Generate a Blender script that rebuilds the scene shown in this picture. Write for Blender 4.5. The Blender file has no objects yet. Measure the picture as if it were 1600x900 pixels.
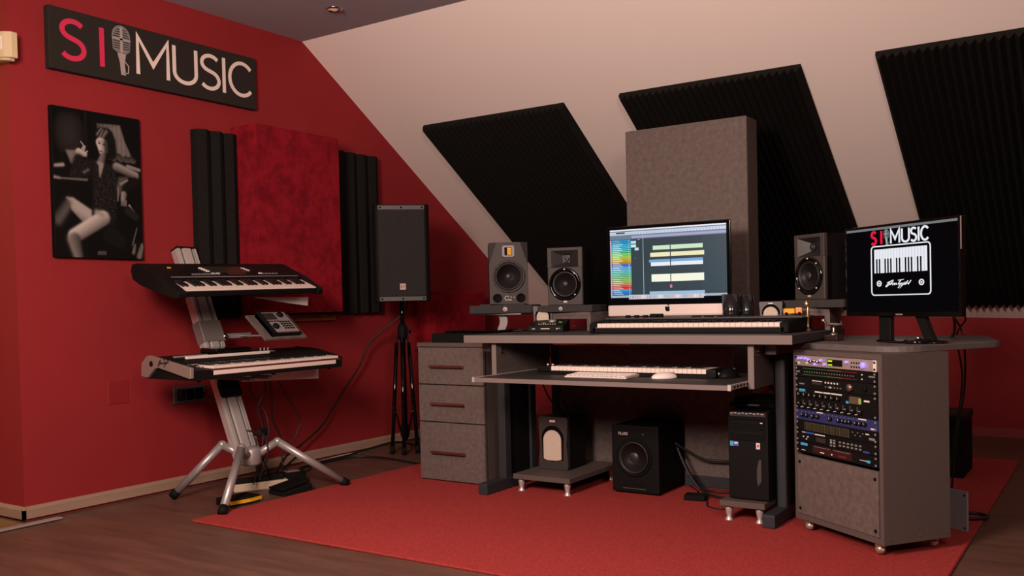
import bpy, bmesh, math, random
import numpy as np
from mathutils import Matrix, Vector, Euler
random.seed(7)
PI = math.pi
SC = bpy.context.scene
COL = SC.collection
# ---------------------------------------------------------------- camera
cam_d = bpy.data.cameras.new('camera'); cam = bpy.data.objects.new('camera', cam_d); COL.objects.link(cam)
fpx = 1435.0; ccx, ccy = 800.0, 505.0
V1 = (1758.0, 452.0); V2 = (-1350.0, 524.0)
ay = Vector((V1[0]-ccx, -(V1[1]-ccy), -fpx)).normalized()
ax = -Vector((V2[0]-ccx, -(V2[1]-ccy), -fpx)).normalized()
ax = (ax - ay*ax.dot(ay)).normalized(); az = ax.cross(ay)
cam.matrix_world = Matrix.Translation((0, 0, .93)) @ Matrix((ax, ay, az)).to_4x4()
cam_d.sensor_width = 36; cam_d.lens = fpx/1600*36; cam_d.sensor_fit = 'HORIZONTAL'
cam_d.shift_y = (ccy-450)/1600; cam_d.clip_start = .05; cam_d.clip_end = 60
SC.camera = cam
# ---------------------------------------------------------------- world, lights, exposure
SC.view_settings.view_transform = 'Standard'; SC.view_settings.look = 'None'
SC.view_settings.gamma = 1; SC.view_settings.use_curve_mapping = False
SC.view_settings.exposure = 0.0
W = bpy.data.worlds.new('world'); SC.world = W; W.use_nodes = True
W.node_tree.nodes['Background'].inputs[0].default_value = (1, .78, .7, 1)
W.node_tree.nodes['Background'].inputs[1].default_value = .008
def area(name, loc, target, size, power, color, spread=180):
    l = bpy.data.lights.new(name, 'AREA'); l.shape = 'DISK'; l.size = size; l.energy = power; l.color = color
    l.spread = math.radians(spread)
    o = bpy.data.objects.new(name, l); COL.objects.link(o); o.location = loc
    o.rotation_euler = (Vector(target)-Vector(loc)).to_track_quat('-Z', 'Y').to_euler(); return o
area('lamp_left', (-1.6, .3, 1.85), (-2.1, 4.2, 1.25), .8, 128, (1, .77, .67))
area('lamp_right', (.5, .5, 2.0), (-1.5, 4.2, 1.3), .6, 34, (1, .77, .67))
area('lamp_hall', (-5.6, .9, 2.2), (-4.9, 2.2, .9), .25, 14, (1, .62, .22))

# ---------------------------------------------------------------- materials
MATS = {}
def mat(name, col, rough=.5, metal=0, spec=.5, noise=None, bump=None, coat=0, sheen=0, emit=None, vcol=None, aniso=None):
    if name in MATS: return MATS[name]
    m = bpy.data.materials.new(name); m.use_nodes = True; nt = m.node_tree; b = nt.nodes['Principled BSDF']
    b.inputs['Base Color'].default_value = (*col, 1); b.inputs['Roughness'].default_value = rough
    b.inputs['Metallic'].default_value = metal; b.inputs['Specular IOR Level'].default_value = spec
    if coat: b.inputs['Coat Weight'].default_value = coat
    if sheen: b.inputs['Sheen Weight'].default_value = sheen; b.inputs['Sheen Tint'].default_value = (col[0]*2, col[1]*2, col[2]*2, 1)
    tc = nt.nodes.new('ShaderNodeTexCoord')
    def nz(scale, det, rough_=.6, stretch=None):
        n = nt.nodes.new('ShaderNodeTexNoise'); n.inputs['Scale'].default_value = scale; n.inputs['Detail'].default_value = det
        n.inputs['Roughness'].default_value = rough_
        if stretch:
            mp = nt.nodes.new('ShaderNodeMapping'); mp.inputs['Scale'].default_value = stretch
            nt.links.new(tc.outputs['Object'], mp.inputs[0]); nt.links.new(mp.outputs[0], n.inputs[0])
        else: nt.links.new(tc.outputs['Object'], n.inputs[0])
        return n
    if noise:   # (colour2, scale, detail, lo, hi, stretch)
        c2, s, d, lo, hi = noise[:5]; st = noise[5] if len(noise) > 5 else None
        n = nz(s, d, .65, st); r = nt.nodes.new('ShaderNodeValToRGB')
        r.color_ramp.elements[0].position = lo; r.color_ramp.elements[1].position = hi
        r.color_ramp.elements[0].color = (*col, 1); r.color_ramp.elements[1].color = (*c2, 1)
        nt.links.new(n.outputs[0], r.inputs[0]); nt.links.new(r.outputs[0], b.inputs['Base Color'])
    if bump:
        s, st, d = bump[:3]; n = nz(s, 4, .6, bump[3] if len(bump) > 3 else None)
        bp = nt.nodes.new('ShaderNodeBump'); bp.inputs['Strength'].default_value = st; bp.inputs['Distance'].default_value = d
        nt.links.new(n.outputs[0], bp.inputs['Height']); nt.links.new(bp.outputs[0], b.inputs['Normal'])
    if emit:
        b.inputs['Emission Color'].default_value = (*emit[0], 1); b.inputs['Emission Strength'].default_value = emit[1]
    if vcol:
        a = nt.nodes.new('ShaderNodeVertexColor'); a.layer_name = 'Col'
        if vcol[0] == 'emit':
            nt.links.new(a.outputs[0], b.inputs['Emission Color']); b.inputs['Emission Strength'].default_value = vcol[1]
        else: nt.links.new(a.outputs[0], b.inputs['Base Color'])
    MATS[name] = m; return m
M = dict(
 red=mat('red_wall_paint', (.29, .021, .024), .75, spec=.2, bump=(90, .25, .002), noise=((.255, .018, .021), 1.2, 3, .35, .7)),
 white=mat('white_wall_paint', (.90, .77, .71), .85, spec=.2, bump=(60, .12, .002)),
 ceil=mat('grey_ceiling_paint', (.40, .36, .40), .85, spec=.2, bump=(80, .2, .002)),
 floor=mat('brown_laminate', (.15, .074, .052), .42, spec=.45, noise=((.085, .040, .029), 2.2, 6, .35, .68, (1.0, 6, 1)), bump=(30, .08, .002, (1, 8, 1))),
 hallfloor=mat('tan_hall_floor', (.28, .17, .07), .5, noise=((.20, .11, .04), 4, 4, .3, .7, (4, 1, 1))),
 carpet=mat('red_carpet_wool', (.40, .052, .048), .95, spec=.1, sheen=.25, noise=((.27, .026, .024), 120, 3, .35, .65), bump=(320, .9, .006)),
 base=mat('beige_baseboard', (.36, .24, .17), .5, noise=((.30, .19, .13), 6, 4, .3, .7, (1, .2, 3))),
 alu=mat('threshold_aluminium', (.42, .36, .32), .45, .4),
 chrome=mat('chrome', (.75, .72, .70), .14, 1),
 silver=mat('brushed_aluminium', (.62, .56, .53), .42, .55, bump=(40, .05, .001, (1, 1, 12))),
 silverp=mat('silver_paint', (.42, .38, .37), .4, .55),
 velvet=mat('red_velvet', (.26, .008, .016), .9, spec=.15, sheen=.5, noise=((.145, .004, .009), 13, 10, .40, .62), bump=(60, .5, .004)),
 foam=mat('charcoal_foam', (.011, .0098, .009), .97, spec=.05, noise=((.020, .018, .016), 260, 2, .45, .7), bump=(300, .6, .003)),
 lam=mat('grey_laminate', (.112, .084, .075), .6, spec=.2, noise=((.088, .065, .058), 120, 8, .3, .7), bump=(240, .15, .001)),
 lamd=mat('dark_grey_laminate', (.150, .115, .102), .6, spec=.2, noise=((.098, .074, .066), 40, 9, .34, .68), bump=(200, .12, .001)),
 edge=mat('grey_edge_band', (.185, .143, .130), .55, spec=.25),
 lamtop=mat('dark_desk_top_laminate', (.050, .040, .038), .5, spec=.35, noise=((.04, .033, .032), 20, 6, .3, .7)),
 steel=mat('dark_blue_grey_steel', (.026, .027, .032), .6, .0, spec=.3, bump=(300, .15, .0008)),
 steelm=mat('hammered_grey_metal', (.13, .13, .14), .5, .4, bump=(260, .6, .002)),
 black=mat('black_plastic', (.0075, .0068, .0065), .5, spec=.1, bump=(260, .1, .0008)),
 blackm=mat('matt_black', (.0055, .005, .005), .8, spec=.1, bump=(200, .2, .001)),
 blackg=mat('gloss_black', (.003, .003, .003), .08, spec=.4),
 rub=mat('black_rubber', (.0075, .0068, .0065), .65, spec=.1),
 grille=mat('speaker_grille', (.020, .016, .015), .8, noise=((.004, .0035, .0035), 190, 1, .45, .55), bump=(190, .8, .003)),
 cream=mat('cream_grille_cloth', (.62, .50, .40), .8, noise=((.52, .41, .33), 220, 2, .4, .6), bump=(300, .3, .001)),
 graphite=mat('graphite_baffle', (.050, .040, .036), .55, .0, spec=.3, bump=(300, .2, .0008)),
 silbaf=mat('satin_graphite', (.060, .050, .046), .38, .3),
 cone=mat('woofer_cone', (.012, .010, .010), .5, spec=.4),
 cap=mat('dust_cap', (.022, .018, .018), .42, spec=.5),
 orange=mat('yellow_ribbon', (.85, .42, .02), .4, bump=(3, .1, .001)),
 key=mat('ivory_key', (.80, .66, .58), .3, spec=.5),
 keyb=mat('black_key', (.010, .009, .010), .25, spec=.5),
 white2=mat('white_plastic', (.82, .72, .67), .4),
 paper=mat('white_paper', (.85, .78, .76), .8),
 imac=mat('pale_aluminium', (.83, .70, .64), .42, .25),
 wood=mat('orange_wood', (.33, .11, .03), .5, noise=((.24, .07, .02), 8, 5, .3, .7, (1, 1, 8))),
 brownm=mat('bronze_handle', (.34, .14, .12), .3, .9),
 blue=mat('blue_panel', (.035, .045, .16), .45, .3),
 cyan=mat('glowing_cyan_print', (.05, .35, .60), .5, emit=((.05, .35, .6), .12)),  # printed marks and stickers given a faint glow of their own
 wprint=mat('white_print', (.75, .68, .64), .5),
 gprint=mat('grey_print', (.22, .2, .2), .5),
 pink=mat('pink_print', (.68, .025, .085), .6),
 letter=mat('cream_print', (.86, .70, .62), .6),
 board=mat('black_canvas', (.026, .020, .017), .85, spec=.2, bump=(200, .2, .001)),
 cableM=mat('cable_rubber', (.007, .0065, .007), .5),
 cableW=mat('pale_cable', (.42, .36, .30), .5),
 yellow=mat('yellow_paint', (.80, .38, .01), .4),
 redled=mat('red_led', (.5, .01, .01), .4, emit=((.9, .02, .02), .5)),
 grnled=mat('green_led', (.1, .4, .03), .4, emit=((.2, .5, .03), .3)),
 grndim=mat('green_strip', (.03, .12, .03), .5), yeldim=mat('yellow_strip', (.16, .13, .02), .5), reddim=mat('red_strip', (.16, .015, .01), .5),
 violet=mat('violet_lit_knob', (.3, .25, .8), .3, emit=((.35, .28, 1), .7)),
 lcd=mat('unlit_lcd', (.035, .030, .022), .2),
 brass=mat('antique_brass', (.42, .27, .12), .3, .9),
 pewter=mat('old_silver', (.6, .5, .44), .25, .95),
 dwood=mat('dark_wood_base', (.03, .015, .012), .4),
 clear=mat('smoked_tumbler', (.015, .014, .016), .12, spec=.6),
 scr=mat('lit_picture', (0, 0, 0), .25, vcol=('emit', 1.0)), prt=mat('printed_picture', (.5, .5, .5), .8, spec=.1, vcol=('base',)),
 sw=mat('lit_white', (0, 0, 0), .3, emit=((.80, .82, .88), 1)), sr=mat('lit_red', (0, 0, 0), .3, emit=((.75, .01, .05), 1)),
 sg=mat('lit_grey', (0, 0, 0), .3, emit=((.16, .18, .18), 1)), sdark=mat('lit_dark', (0, 0, 0), .35, spec=.05, emit=((.0012, .0012, .002), 1)),
 lamp=mat('spot_bulb', (.6, .4, .25), .3, emit=((1, .6, .35), .3)),
 stk=mat('sticker_blue', (.05, .12, .45), .4), stw=mat('sticker_pale', (.75, .62, .58), .4), str_=mat('sticker_red', (.5, .08, .06), .4),
 redpl=mat('red_plate', (.25, .013, .016), .5),
)
# ---------------------------------------------------------------- mesh builder
class B:
    def __init__(s): s.bm = bmesh.new()
    def _add(s, tmp, mtx=None):
        if mtx is not None: bmesh.ops.transform(tmp, matrix=mtx, verts=tmp.verts)
        me = bpy.data.meshes.new('t'); tmp.to_mesh(me); tmp.free(); s.bm.from_mesh(me); bpy.data.meshes.remove(me)
        return s
    def box(s, x0, x1, y0, y1, z0, z1, bev=0, seg=1, mtx=None):
        t = bmesh.new(); bmesh.ops.create_cube(t, size=1)
        for v in t.verts: v.co = Vector(((x0+x1)/2+v.co.x*(x1-x0), (y0+y1)/2+v.co.y*(y1-y0), (z0+z1)/2+v.co.z*(z1-z0)))
        if bev: bmesh.ops.bevel(t, geom=t.edges[:], offset=bev, segments=seg, affect='EDGES', profile=.7)
        return s._add(t, mtx)
    def prism(s, pts, d0, d1, axis='y', bev=0, mtx=None):
        """polygon pts (a,b) extruded along axis; y: (x,z), x: (y,z), z: (x,y)"""
        t = bmesh.new(); f = lambda a, b, d: {'y': (a, d, b), 'x': (d, a, b), 'z': (a, b, d)}[axis]
        lo = [t.verts.new(f(a, b, d0)) for a, b in pts]; hi = [t.verts.new(f(a, b, d1)) for a, b in pts]; n = len(pts)
        t.faces.new(lo); t.faces.new(hi[::-1])
        for i in range(n): t.faces.new((lo[i], hi[i], hi[(i+1) % n], lo[(i+1) % n]))
        bmesh.ops.recalc_face_normals(t, faces=t.faces)
        if bev:
            es = [e for e in t.edges]; bmesh.ops.bevel(t, geom=es, offset=bev, segments=1, affect='EDGES')
        return s._add(t, mtx)
    def lathe(s, prof, c=(0, 0, 0), axis='z', n=28, sx=1, sy=1, mtx=None):
        """prof: (r, h) ; axis z up, y: h along +y, x: h along +x"""
        t = bmesh.new(); rings = []
        for r, h in prof:
            ring = []
            if r < 1e-6: ring = [(0, 0, h)]
            else: ring = [(r*math.cos(2*PI*i/n)*sx, r*math.sin(2*PI*i/n)*sy, h) for i in range(n)]
            out = []
            for a, b, h_ in ring:
                p = {'z': (a, b, h_), 'y': (a, h_, b), 'x': (h_, a, b)}[axis]
                out.append(t.verts.new((p[0]+c[0], p[1]+c[1], p[2]+c[2])))
            rings.append(out)
        for A, Bq in zip(rings, rings[1:]):
            if len(A) == 1 and len(Bq) == 1: continue
            for i in range(n):
                if len(A) == 1: t.faces.new((A[0], Bq[i], Bq[(i+1) % n]))
                elif len(Bq) == 1: t.faces.new((A[i], Bq[0], A[(i+1) % n]))
                else: t.faces.new((A[i], Bq[i], Bq[(i+1) % n], A[(i+1) % n]))
        for R_ in (rings[0], rings[-1]):
            if len(R_) > 2: t.faces.new(R_)
        bmesh.ops.recalc_face_normals(t, faces=t.faces)
        for f in t.faces: f.smooth = True
        return s._add(t, mtx)
    def cyl(s, r, p0, p1, n=16, r2=None, cap=True):
        p0, p1 = Vector(p0), Vector(p1); L = (p1-p0).length
        q = (p1-p0).to_track_quat('Z', 'Y').to_matrix().to_4x4()
        return s.lathe([(r, 0), (r if r2 is None else r2, L)], n=n, mtx=Matrix.Translation(p0) @ q)
    def tube(s, pts, r, n=7, sub=6):
        P = [Vector(p) for p in pts]
        if sub > 1 and len(P) > 2:
            Q = []; E = [P[0]*2-P[1]]+P+[P[-1]*2-P[-2]]
            for i in range(1, len(E)-2):
                a, b, c, d = E[i-1:i+3]
                for k in range(sub):
                    u = k/sub; Q.append(.5*((2*b)+(c-a)*u+(2*a-5*b+4*c-d)*u*u+(3*b-a-3*c+d)*u**3))
            Q.append(P[-1]); P = Q
        t = bmesh.new(); rings = []; up = Vector((.13, .31, .94)).normalized()
        for i, p in enumerate(P):
            d = (P[min(i+1, len(P)-1)]-P[max(i-1, 0)]).normalized(); a = d.cross(up)
            if a.length < .05: a = d.cross(Vector((1, 0, 0)))
            a.normalize(); b = d.cross(a); up = -a.cross(d) if False else up
            rings.append([t.verts.new(p+a*r*math.cos(2*PI*k/n)+b*r*math.sin(2*PI*k/n)) for k in range(n)])
        for A, C in zip(rings, rings[1:]):
            for k in range(n): t.faces.new((A[k], A[(k+1) % n], C[(k+1) % n], C[k]))
        t.faces.new(rings[0][::-1]); t.faces.new(rings[-1])
        bmesh.ops.recalc_face_normals(t, faces=t.faces)
        for f in t.faces: f.smooth = True
        return s._add(t)
    def stroke(s, pts, w, y0, y1, closed=False, mtx=None):
        """flat ribbon stroke of 2-D points (x,z), width w, extruded from y0 to y1"""
        n = len(pts); L, R_ = [], []
        P = [Vector(p) for p in pts]
        for i in range(n):
            a = P[i-1] if (i > 0 or closed) else P[i]; c = P[(i+1) % n] if (i < n-1 or closed) else P[i]
            d1 = (P[i]-a).normalized() if (P[i]-a).length > 1e-9 else (c-P[i]).normalized()
            d2 = (c-P[i]).normalized() if (c-P[i]).length > 1e-9 else d1
            n1 = Vector((-d1.y, d1.x)); n2 = Vector((-d2.y, d2.x)); m = (n1+n2)
            m = m.normalized() if m.length > .1 else n1
            k = min(1/max(m.dot(n1), .35), 2.2)
            L.append(P[i]+m*w/2*k); R_.append(P[i]-m*w/2*k)
        t = bmesh.new(); vs = []
        for l, r in zip(L, R_):
            vs.append([t.verts.new((l.x, y0, l.y)), t.verts.new((r.x, y0, r.y)), t.verts.new((r.x, y1, r.y)), t.verts.new((l.x, y1, l.y))])
        rng = range(n if closed else n-1)
        for i in rng:
            a, b = vs[i], vs[(i+1) % n]
            for k in range(4): t.faces.new((a[k], a[(k+1) % 4], b[(k+1) % 4], b[k]))
        if not closed: t.faces.new(vs[0]); t.faces.new(vs[-1][::-1])
        bmesh.ops.recalc_face_normals(t, faces=t.faces)
        return s._add(t, mtx)
    def build(s, name, m, parent=None, smooth_ang=None):
        me = bpy.data.meshes.new(name); s.bm.to_mesh(me); s.bm.free()
        o = bpy.data.objects.new(name, me); COL.objects.link(o)
        if isinstance(m, str): m = M[m]
        me.materials.append(m)
        if parent is not None: o.parent = parent
        return o
def thing(name, label, cat, loc=(0, 0, 0), rot=(0, 0, 0), group=None):
    o = bpy.data.objects.new(name, None); COL.objects.link(o); o.empty_display_size = .05
    o.location = loc; o.rotation_euler = rot if not isinstance(rot, (int, float)) else (0, 0, rot)
    o['label'] = label; o['category'] = cat
    if group: o['group'] = group
    return o
def tag(o, label, cat, group=None):
    o['label'] = label; o['category'] = cat
    if group: o['group'] = group
    return o
def struct(o): o['kind'] = 'structure'; return o
def copy_obj(o, parent, loc):
    c = o.copy(); COL.objects.link(c); c.parent = parent; c.location = loc; return c
def text(body, size, m, parent, loc, rot=(PI/2, 0, 0), name='lettering', ext=.0006, shear=0, sx=1):
    cu = bpy.data.curves.new('txt', 'FONT'); cu.body = body; cu.size = size; cu.extrude = ext; cu.align_x = 'CENTER'; cu.align_y = 'CENTER'; cu.shear = shear
    to = bpy.data.objects.new('txt', cu); COL.objects.link(to)
    me = bpy.data.meshes.new_from_object(to); bpy.data.objects.remove(to); bpy.data.curves.remove(cu)
    me.materials.clear(); me.materials.append(M[m])
    o = bpy.data.objects.new(name, me); COL.objects.link(o); o.parent = parent; o.location = loc; o.rotation_euler = rot; o.scale = (sx, 1, 1)
    return o
def arc(cx, cz, rx, rz, a0, a1, n=14):
    return [(cx+rx*math.cos(math.radians(a0+(a1-a0)*i/n)), cz+rz*math.sin(math.radians(a0+(a1-a0)*i/n))) for i in range(n+1)]
# letter strokes in a box (0..w, 0..1)
def glyph(ch):
    if ch == 'S': return .52, [arc(.27, .745, .215, .215, 35, 270, 14)[:-1]+arc(.25, .27, .23, .24, 68, -145, 14)]
    if ch == 'I': return .10, [[(.05, 0), (.05, 1)]]
    if ch == 'M': return .88, [[(.05, 0), (.05, 1), (.44, .30), (.83, 1), (.83, 0)]]
    if ch == 'U': return .60, [[(.05, 1), (.05, .30)]+arc(.30, .30, .25, .27, 180, 360, 14)[1:]+[(.55, 1)]]
    if ch == 'C': return .89, [arc(.50, .5, .45, .47, 42, 318, 22)]
def letters(s, x0, z0, h, w, y0, y1, gap=.14, mk=None, parent=None, hs=1.0, m=None, name='letter'):
    x = x0; out = []
    for ch in s:
        gw, st = glyph(ch); b = B()
        for p in st: b.stroke([(x+a*h*hs, z0+c*h) for a, c in p], w, y0, y1)
        out.append(b.build(name, m, parent)); x += (gw+gap)*h*hs
    return x, out
def grid_picture(name, img, w, h, parent, loc, m, tilt=0):
    """flat picture in the local xz-plane facing -y; img rows top to bottom, linear rgb"""
    H, Wd = img.shape[:2]
    xs = np.linspace(-w/2, w/2, Wd+1); zs = np.linspace(h, 0, H+1)
    X, Z = np.meshgrid(xs, zs); co = np.stack([X, np.zeros_like(X), Z], -1).reshape(-1, 3)
    i = np.arange(H)[:, None]*(Wd+1)+np.arange(Wd)[None]
    q = np.stack([i, i+Wd+1, i+Wd+2, i+1], -1).reshape(-1, 4)
    me = bpy.data.meshes.new(name); me.vertices.add(len(co)); me.vertices.foreach_set('co', co.ravel())
    me.loops.add(q.size); me.loops.foreach_set('vertex_index', q.ravel())
    me.polygons.add(len(q)); me.polygons.foreach_set('loop_start', np.arange(len(q))*4)
    me.update(calc_edges=True)
    ca = me.color_attributes.new('Col', 'FLOAT_COLOR', 'CORNER')
    c = np.concatenate([img, np.ones((H, Wd, 1))], -1).reshape(-1, 1, 4).repeat(4, 1)
    ca.data.foreach_set('color', c.astype('f4').ravel()); me.materials.append(M[m])
    o = bpy.data.objects.new(name, me); COL.objects.link(o); o.parent = parent; o.location = loc
    return o
def lin(c): c = np.asarray(c, float)/255; return np.where(c <= .04045, c/12.92, ((c+.055)/1.055)**2.4)

# ================================================================ SETTING
XL = -4.12; YC = 2.19; YS = 3.957; ZC = 2.539; SL = .662
def slopez(y): return ZC-SL*(y-YS)
struct(B().box(-7.6, 3.6, -2.6, 6.95, -.12, 0).build('floor', 'floor'))
struct(B().box(-7.0, -4.02, -1.5, 2.16, 0, .004).build('trim_1', 'hallfloor'))
struct(B().box(-4.04, -4.0, -1.5, 2.3, .003, .012, .003).build('trim_2', 'alu'))
struct(B().box(-7.6, 3.6, -2.6, YS, ZC, ZC+.1).build('ceiling', 'ceil'))
wl = struct(B().prism([(YC, 0), (6.9, 0), (6.9, slopez(6.9)+.03), (YS, ZC+.03), (YC, ZC+.03)], -4.32, XL, 'x').build('wall_left', 'red'))
struct(B().box(-7.6, -4.32, YC, YC+.14, 0, ZC+.03).build('wall_hall', 'red'))
struct(B().prism([(YS, ZC), (7.0, slopez(7.0)), (7.0, slopez(7.0)+.14), (YS, ZC+.14)], -4.12, 3.6, 'x').build('wall_slope', 'white'))
k0, k1 = (-4.12, 6.50), (3.6, 6.50+(3.6+4.12)*.0395)
struct(B().prism([k0, k1, (k1[0], k1[1]+.1), (k0[0], k0[1]+.1)], 0, 1.0, 'z').build('wall_knee', 'red'))
struct(B().box(3.5, 3.6, -2.6, 6.9, 0, ZC+.1).build('wall_right', 'red'))
struct(B().box(-7.6, 3.6, -2.7, -2.6, 0, ZC+.1).build('wall_behind', 'ceil'))
struct(B().box(-7.7, -7.6, -2.6, YC, 0, ZC+.1).build('wall_hall_end', 'white'))
bb = [(0, .012), (.014, .012), (.014, .052), (.008, .060), (.0, .066)]
struct(B().prism([(XL+a, z) for a, z in bb], YC-.014, 6.5, 'y').build('baseboard_left', 'base'))
struct(B().prism([(YC-a, z) for a, z in bb], -7.0, XL+.014, 'x').build('baseboard_hall', 'base'))
o = struct(B().prism([(k0[0], k0[1]-.015), (k1[0], k1[1]-.015), k1, k0], 0, .06, 'z').build('baseboard_knee', 'redpl'))
struct(B().box(XL, XL+.004, 2.613, 2.723, .482, .594, .0015).build('trim_3', 'redpl'))
# carpet
tag(B().box(-3.425, -.485, 2.55, 5.68, 0, .011, .004).build('carpet', 'carpet'), 'large rectangular red carpet on the brown floor under the desk', 'carpet')
# ceiling spot
t = thing('ceiling_spot', 'small chrome recessed spotlight in the grey ceiling', 'spotlight', (-3.53, 3.63, ZC))
B().lathe([(.046, 0), (.046, -.004), (.036, -.010), (.030, -.004), (.030, -.0005)], n=28).build('rim', 'chrome', t)
B().lathe([(.0, -.001), (.029, -.001), (.024, -.006), (0, -.006)], n=24).build('bulb', 'lamp', t)
B().box(.024, .046, -.003, .003, -.022, -.006, .001).build('clip', 'chrome', t)
# motion sensor on the corner
t = thing('motion_sensor', 'small cream motion sensor box at the wall corner, left of the sign', 'sensor', (-4.105, 2.168, 2.045), math.radians(18))
B().prism([(-.068, 0), (-.06, -.030), (-.03, -.045), (.03, -.045), (.06, -.030), (.068, 0)], 0.012, .125, 'z', .003).build('housing', 'cream2' if 'cream2' in M else mat('yellowed_plastic', (.68, .52, .30), .45), t)
B().prism([(-.05, -.001), (-.045, -.026), (-.02, -.040), (.02, -.040), (.045, -.026), (.05, -.001)], 0, .012, 'z', .002).build('lower_cover', mat('yellowed_plastic_low', (.55, .42, .24), .5), t)
B().box(-.026, .026, -.0475, -.044, .045, .105, .001).build('lens', 'white2', t)

# ---- foam wedge panels on the slope
def wedge_profile(w, n, d, base):
    p = [(0, 0)]; s = w/n
    for i in range(n): p += [(i*s, base), (i*s+s/2, d)]
    p += [(w, base), (w, 0)]; return p
ang = math.atan(SL)
def slope_panel(x0, x1, n, label):
    w = x1-x0; L = (6.47-4.635)/math.cos(ang)
    t = thing('wedge_foam_absorber', label, 'foam panel', (x0, 4.635, slopez(4.635)-.001), (-ang, 0, 0), 'wedge foam panels on the sloped wall')
    # local: x right, y down the slope, z normal up (into wall) -> panel on -z
    b = B(); s = w/n; half = L/2
    for y0, y1 in ((0, L*.5-.0008), (L*.5+.0008, L)):
        c = B()
        pts = [(0, 0)]
        for i in range(n): pts += [(i*s+.0006, -.024), (i*s+s/2, -.058)]
        pts += [(w, -.024), (w, 0)]
        c.prism(pts[::-1], y0, y1, 'y'); c.build('foam_tile', 'foam', t)
slope_panel(-3.745, -2.700, 27, 'leftmost of the three black wedge foam panels on the sloped wall, behind the left speakers')
slope_panel(-2.340, -1.335, 26, 'middle black wedge foam panel on the sloped wall, behind the tall grey panel')
slope_panel(-.980, .03, 26, 'rightmost black wedge foam panel on the sloped wall, cut by the photo edge')

# ---- left wall acoustic panels
def wall_foam(y0, y1, z0, z1, n, label):
    t = thing('wavy_foam_absorber', label, 'foam panel', (XL, y0, z0))
    s = (y1-y0)/n; pts = [(0, 0)]
    for i in range(n):
        pts += [(.042, i*s+s*.04), (.042+.03*.5, i*s+s*.15), (.074, i*s+s*.5), (.06, i*s+s*.85), (.042, i*s+s*.96)]
    pts += [(0, y1-y0)]
    B().prism(pts[::-1], 0, z1-z0, 'z').build('foam_tile', 'foam', t)
wall_foam(3.135, 3.400, .885, 1.892, 3, 'black wavy foam strip on the red wall left of the red velvet panel')
wall_foam(4.04, 4.553, .893, 1.906, 5, 'black wavy foam on the red wall behind the tall speaker')
t = thing('velvet_panel', 'large thick red velvet acoustic panel high on the red wall', 'panel', (XL, 3.402, .905))
B().box(0, .2, 0, .636, 0, 1.038, .006, 2).build('cushion', 'velvet', t)
B().box(.012, .035, .335, .745, -.052, -.013, .002).build('wooden_ledge', 'wood', t)['label'] = 'orange wooden batten under the panel'
t = thing('velvet_panel', 'smaller red velvet panel low on the red wall behind the speaker tripod', 'panel', (XL, 4.93, .62))
B().box(0, .19, 0, .60, 0, .405, .006, 2).build('cushion', 'velvet', t)

# ---- sign
t = thing('sign_board', 'long dark sign board with pink and white lettering high on the red wall', 'sign', (XL, 2.955, 2.058), PI/2)
Wb = 1.203
B().box(-Wb/2, Wb/2, -.040, 0, 0, .288, .003).build('board', 'board', t)
def place(ch, xa_, xb_, zb, h, w_, m, par, y0, y1, name='letter'):
    gw, st = glyph(ch); hx = (xb_-xa_-w_)/max(gw-.1, .001) if ch != 'I' else 0; b = B()
    for p in st: b.stroke([((xa_+xb_)/2 if ch == 'I' else xa_+w_/2+(a-.05)*hx, zb+w_*.3+c*(h-w_*.6)) for a, c in p], w_, y0, y1)
    return b.build(name, m, par)
for ch, a_, b_, zb_, m_, w_ in (('S', -.552, -.423, .050, 'pink', .024), ('I', -.352, -.328, .048, 'pink', .024), ('M', -.157, .036, .052, 'letter', .020), ('U', .054, .208, .052, 'letter', .020), ('S', .224, .352, .052, 'letter', .020), ('I', .368, .390, .052, 'letter', .020), ('C', .408, .573, .052, 'letter', .020)):
    place(ch, a_, b_, zb_, .200, w_, m_, t, -.0425, -.0395)
def mic(parent, x, z, h, y, ms, sx=1.0):
    A, Bm, Cm = ms
    b = B(); hw = .165*h*sx
    pts = arc(x, z+.78*h, hw, .22*h, 0, 180, 12)+[(x-hw*.93, z+.50*h), (x-hw*.5, z+.45*h), (x+hw*.5, z+.43*h), (x+hw*.93, z+.50*h)]
    b.prism([(a, c) for a, c in pts][::-1], y-.001, y, 'y'); b.build('microphone_print', A, parent)
    b = B()
    for i in range(9):
        zz = z+h*(.53+i*.047); k = 1 if i < 6 else (1-(i-5)*.13)
        b.box(x-hw*.88*k, x+hw*.88*k, y-.0018, y-.001, zz-.006*h, zz+.012*h)
    b.build('microphone_grille_print', Bm, parent)
    b = B(); b.box(x-hw*.14, x+hw*.14, y-.0026, y-.0018, z+.45*h, z+.97*h)
    b.box(x-hw, x+hw, y-.0026, y-.0018, z+.70*h, z+.735*h)
    b.prism([(x-hw*.45, z+.44*h), (x+hw*.5, z+.44*h), (x+hw*.30, z+.24*h), (x+hw*.42, z+.0*h), (x-hw*.10, z+.0*h), (x-hw*.20, z+.24*h)][::-1], y-.001, y, 'y')
    b.stroke([(x+hw*.35, z+.28*h), (x+hw*.75, z+.2*h), (x+hw*.7, z+.06*h), (x+hw*.3, z+.04*h)], .02*h, y-.001, y)
    b.build('microphone_stand_print', Cm, parent)
mic(t, -.236, .036, .240, -.040, ('gprint', 'board', mat('mid_grey_print', (.42, .34, .31), .6)), 1.25)

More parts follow.
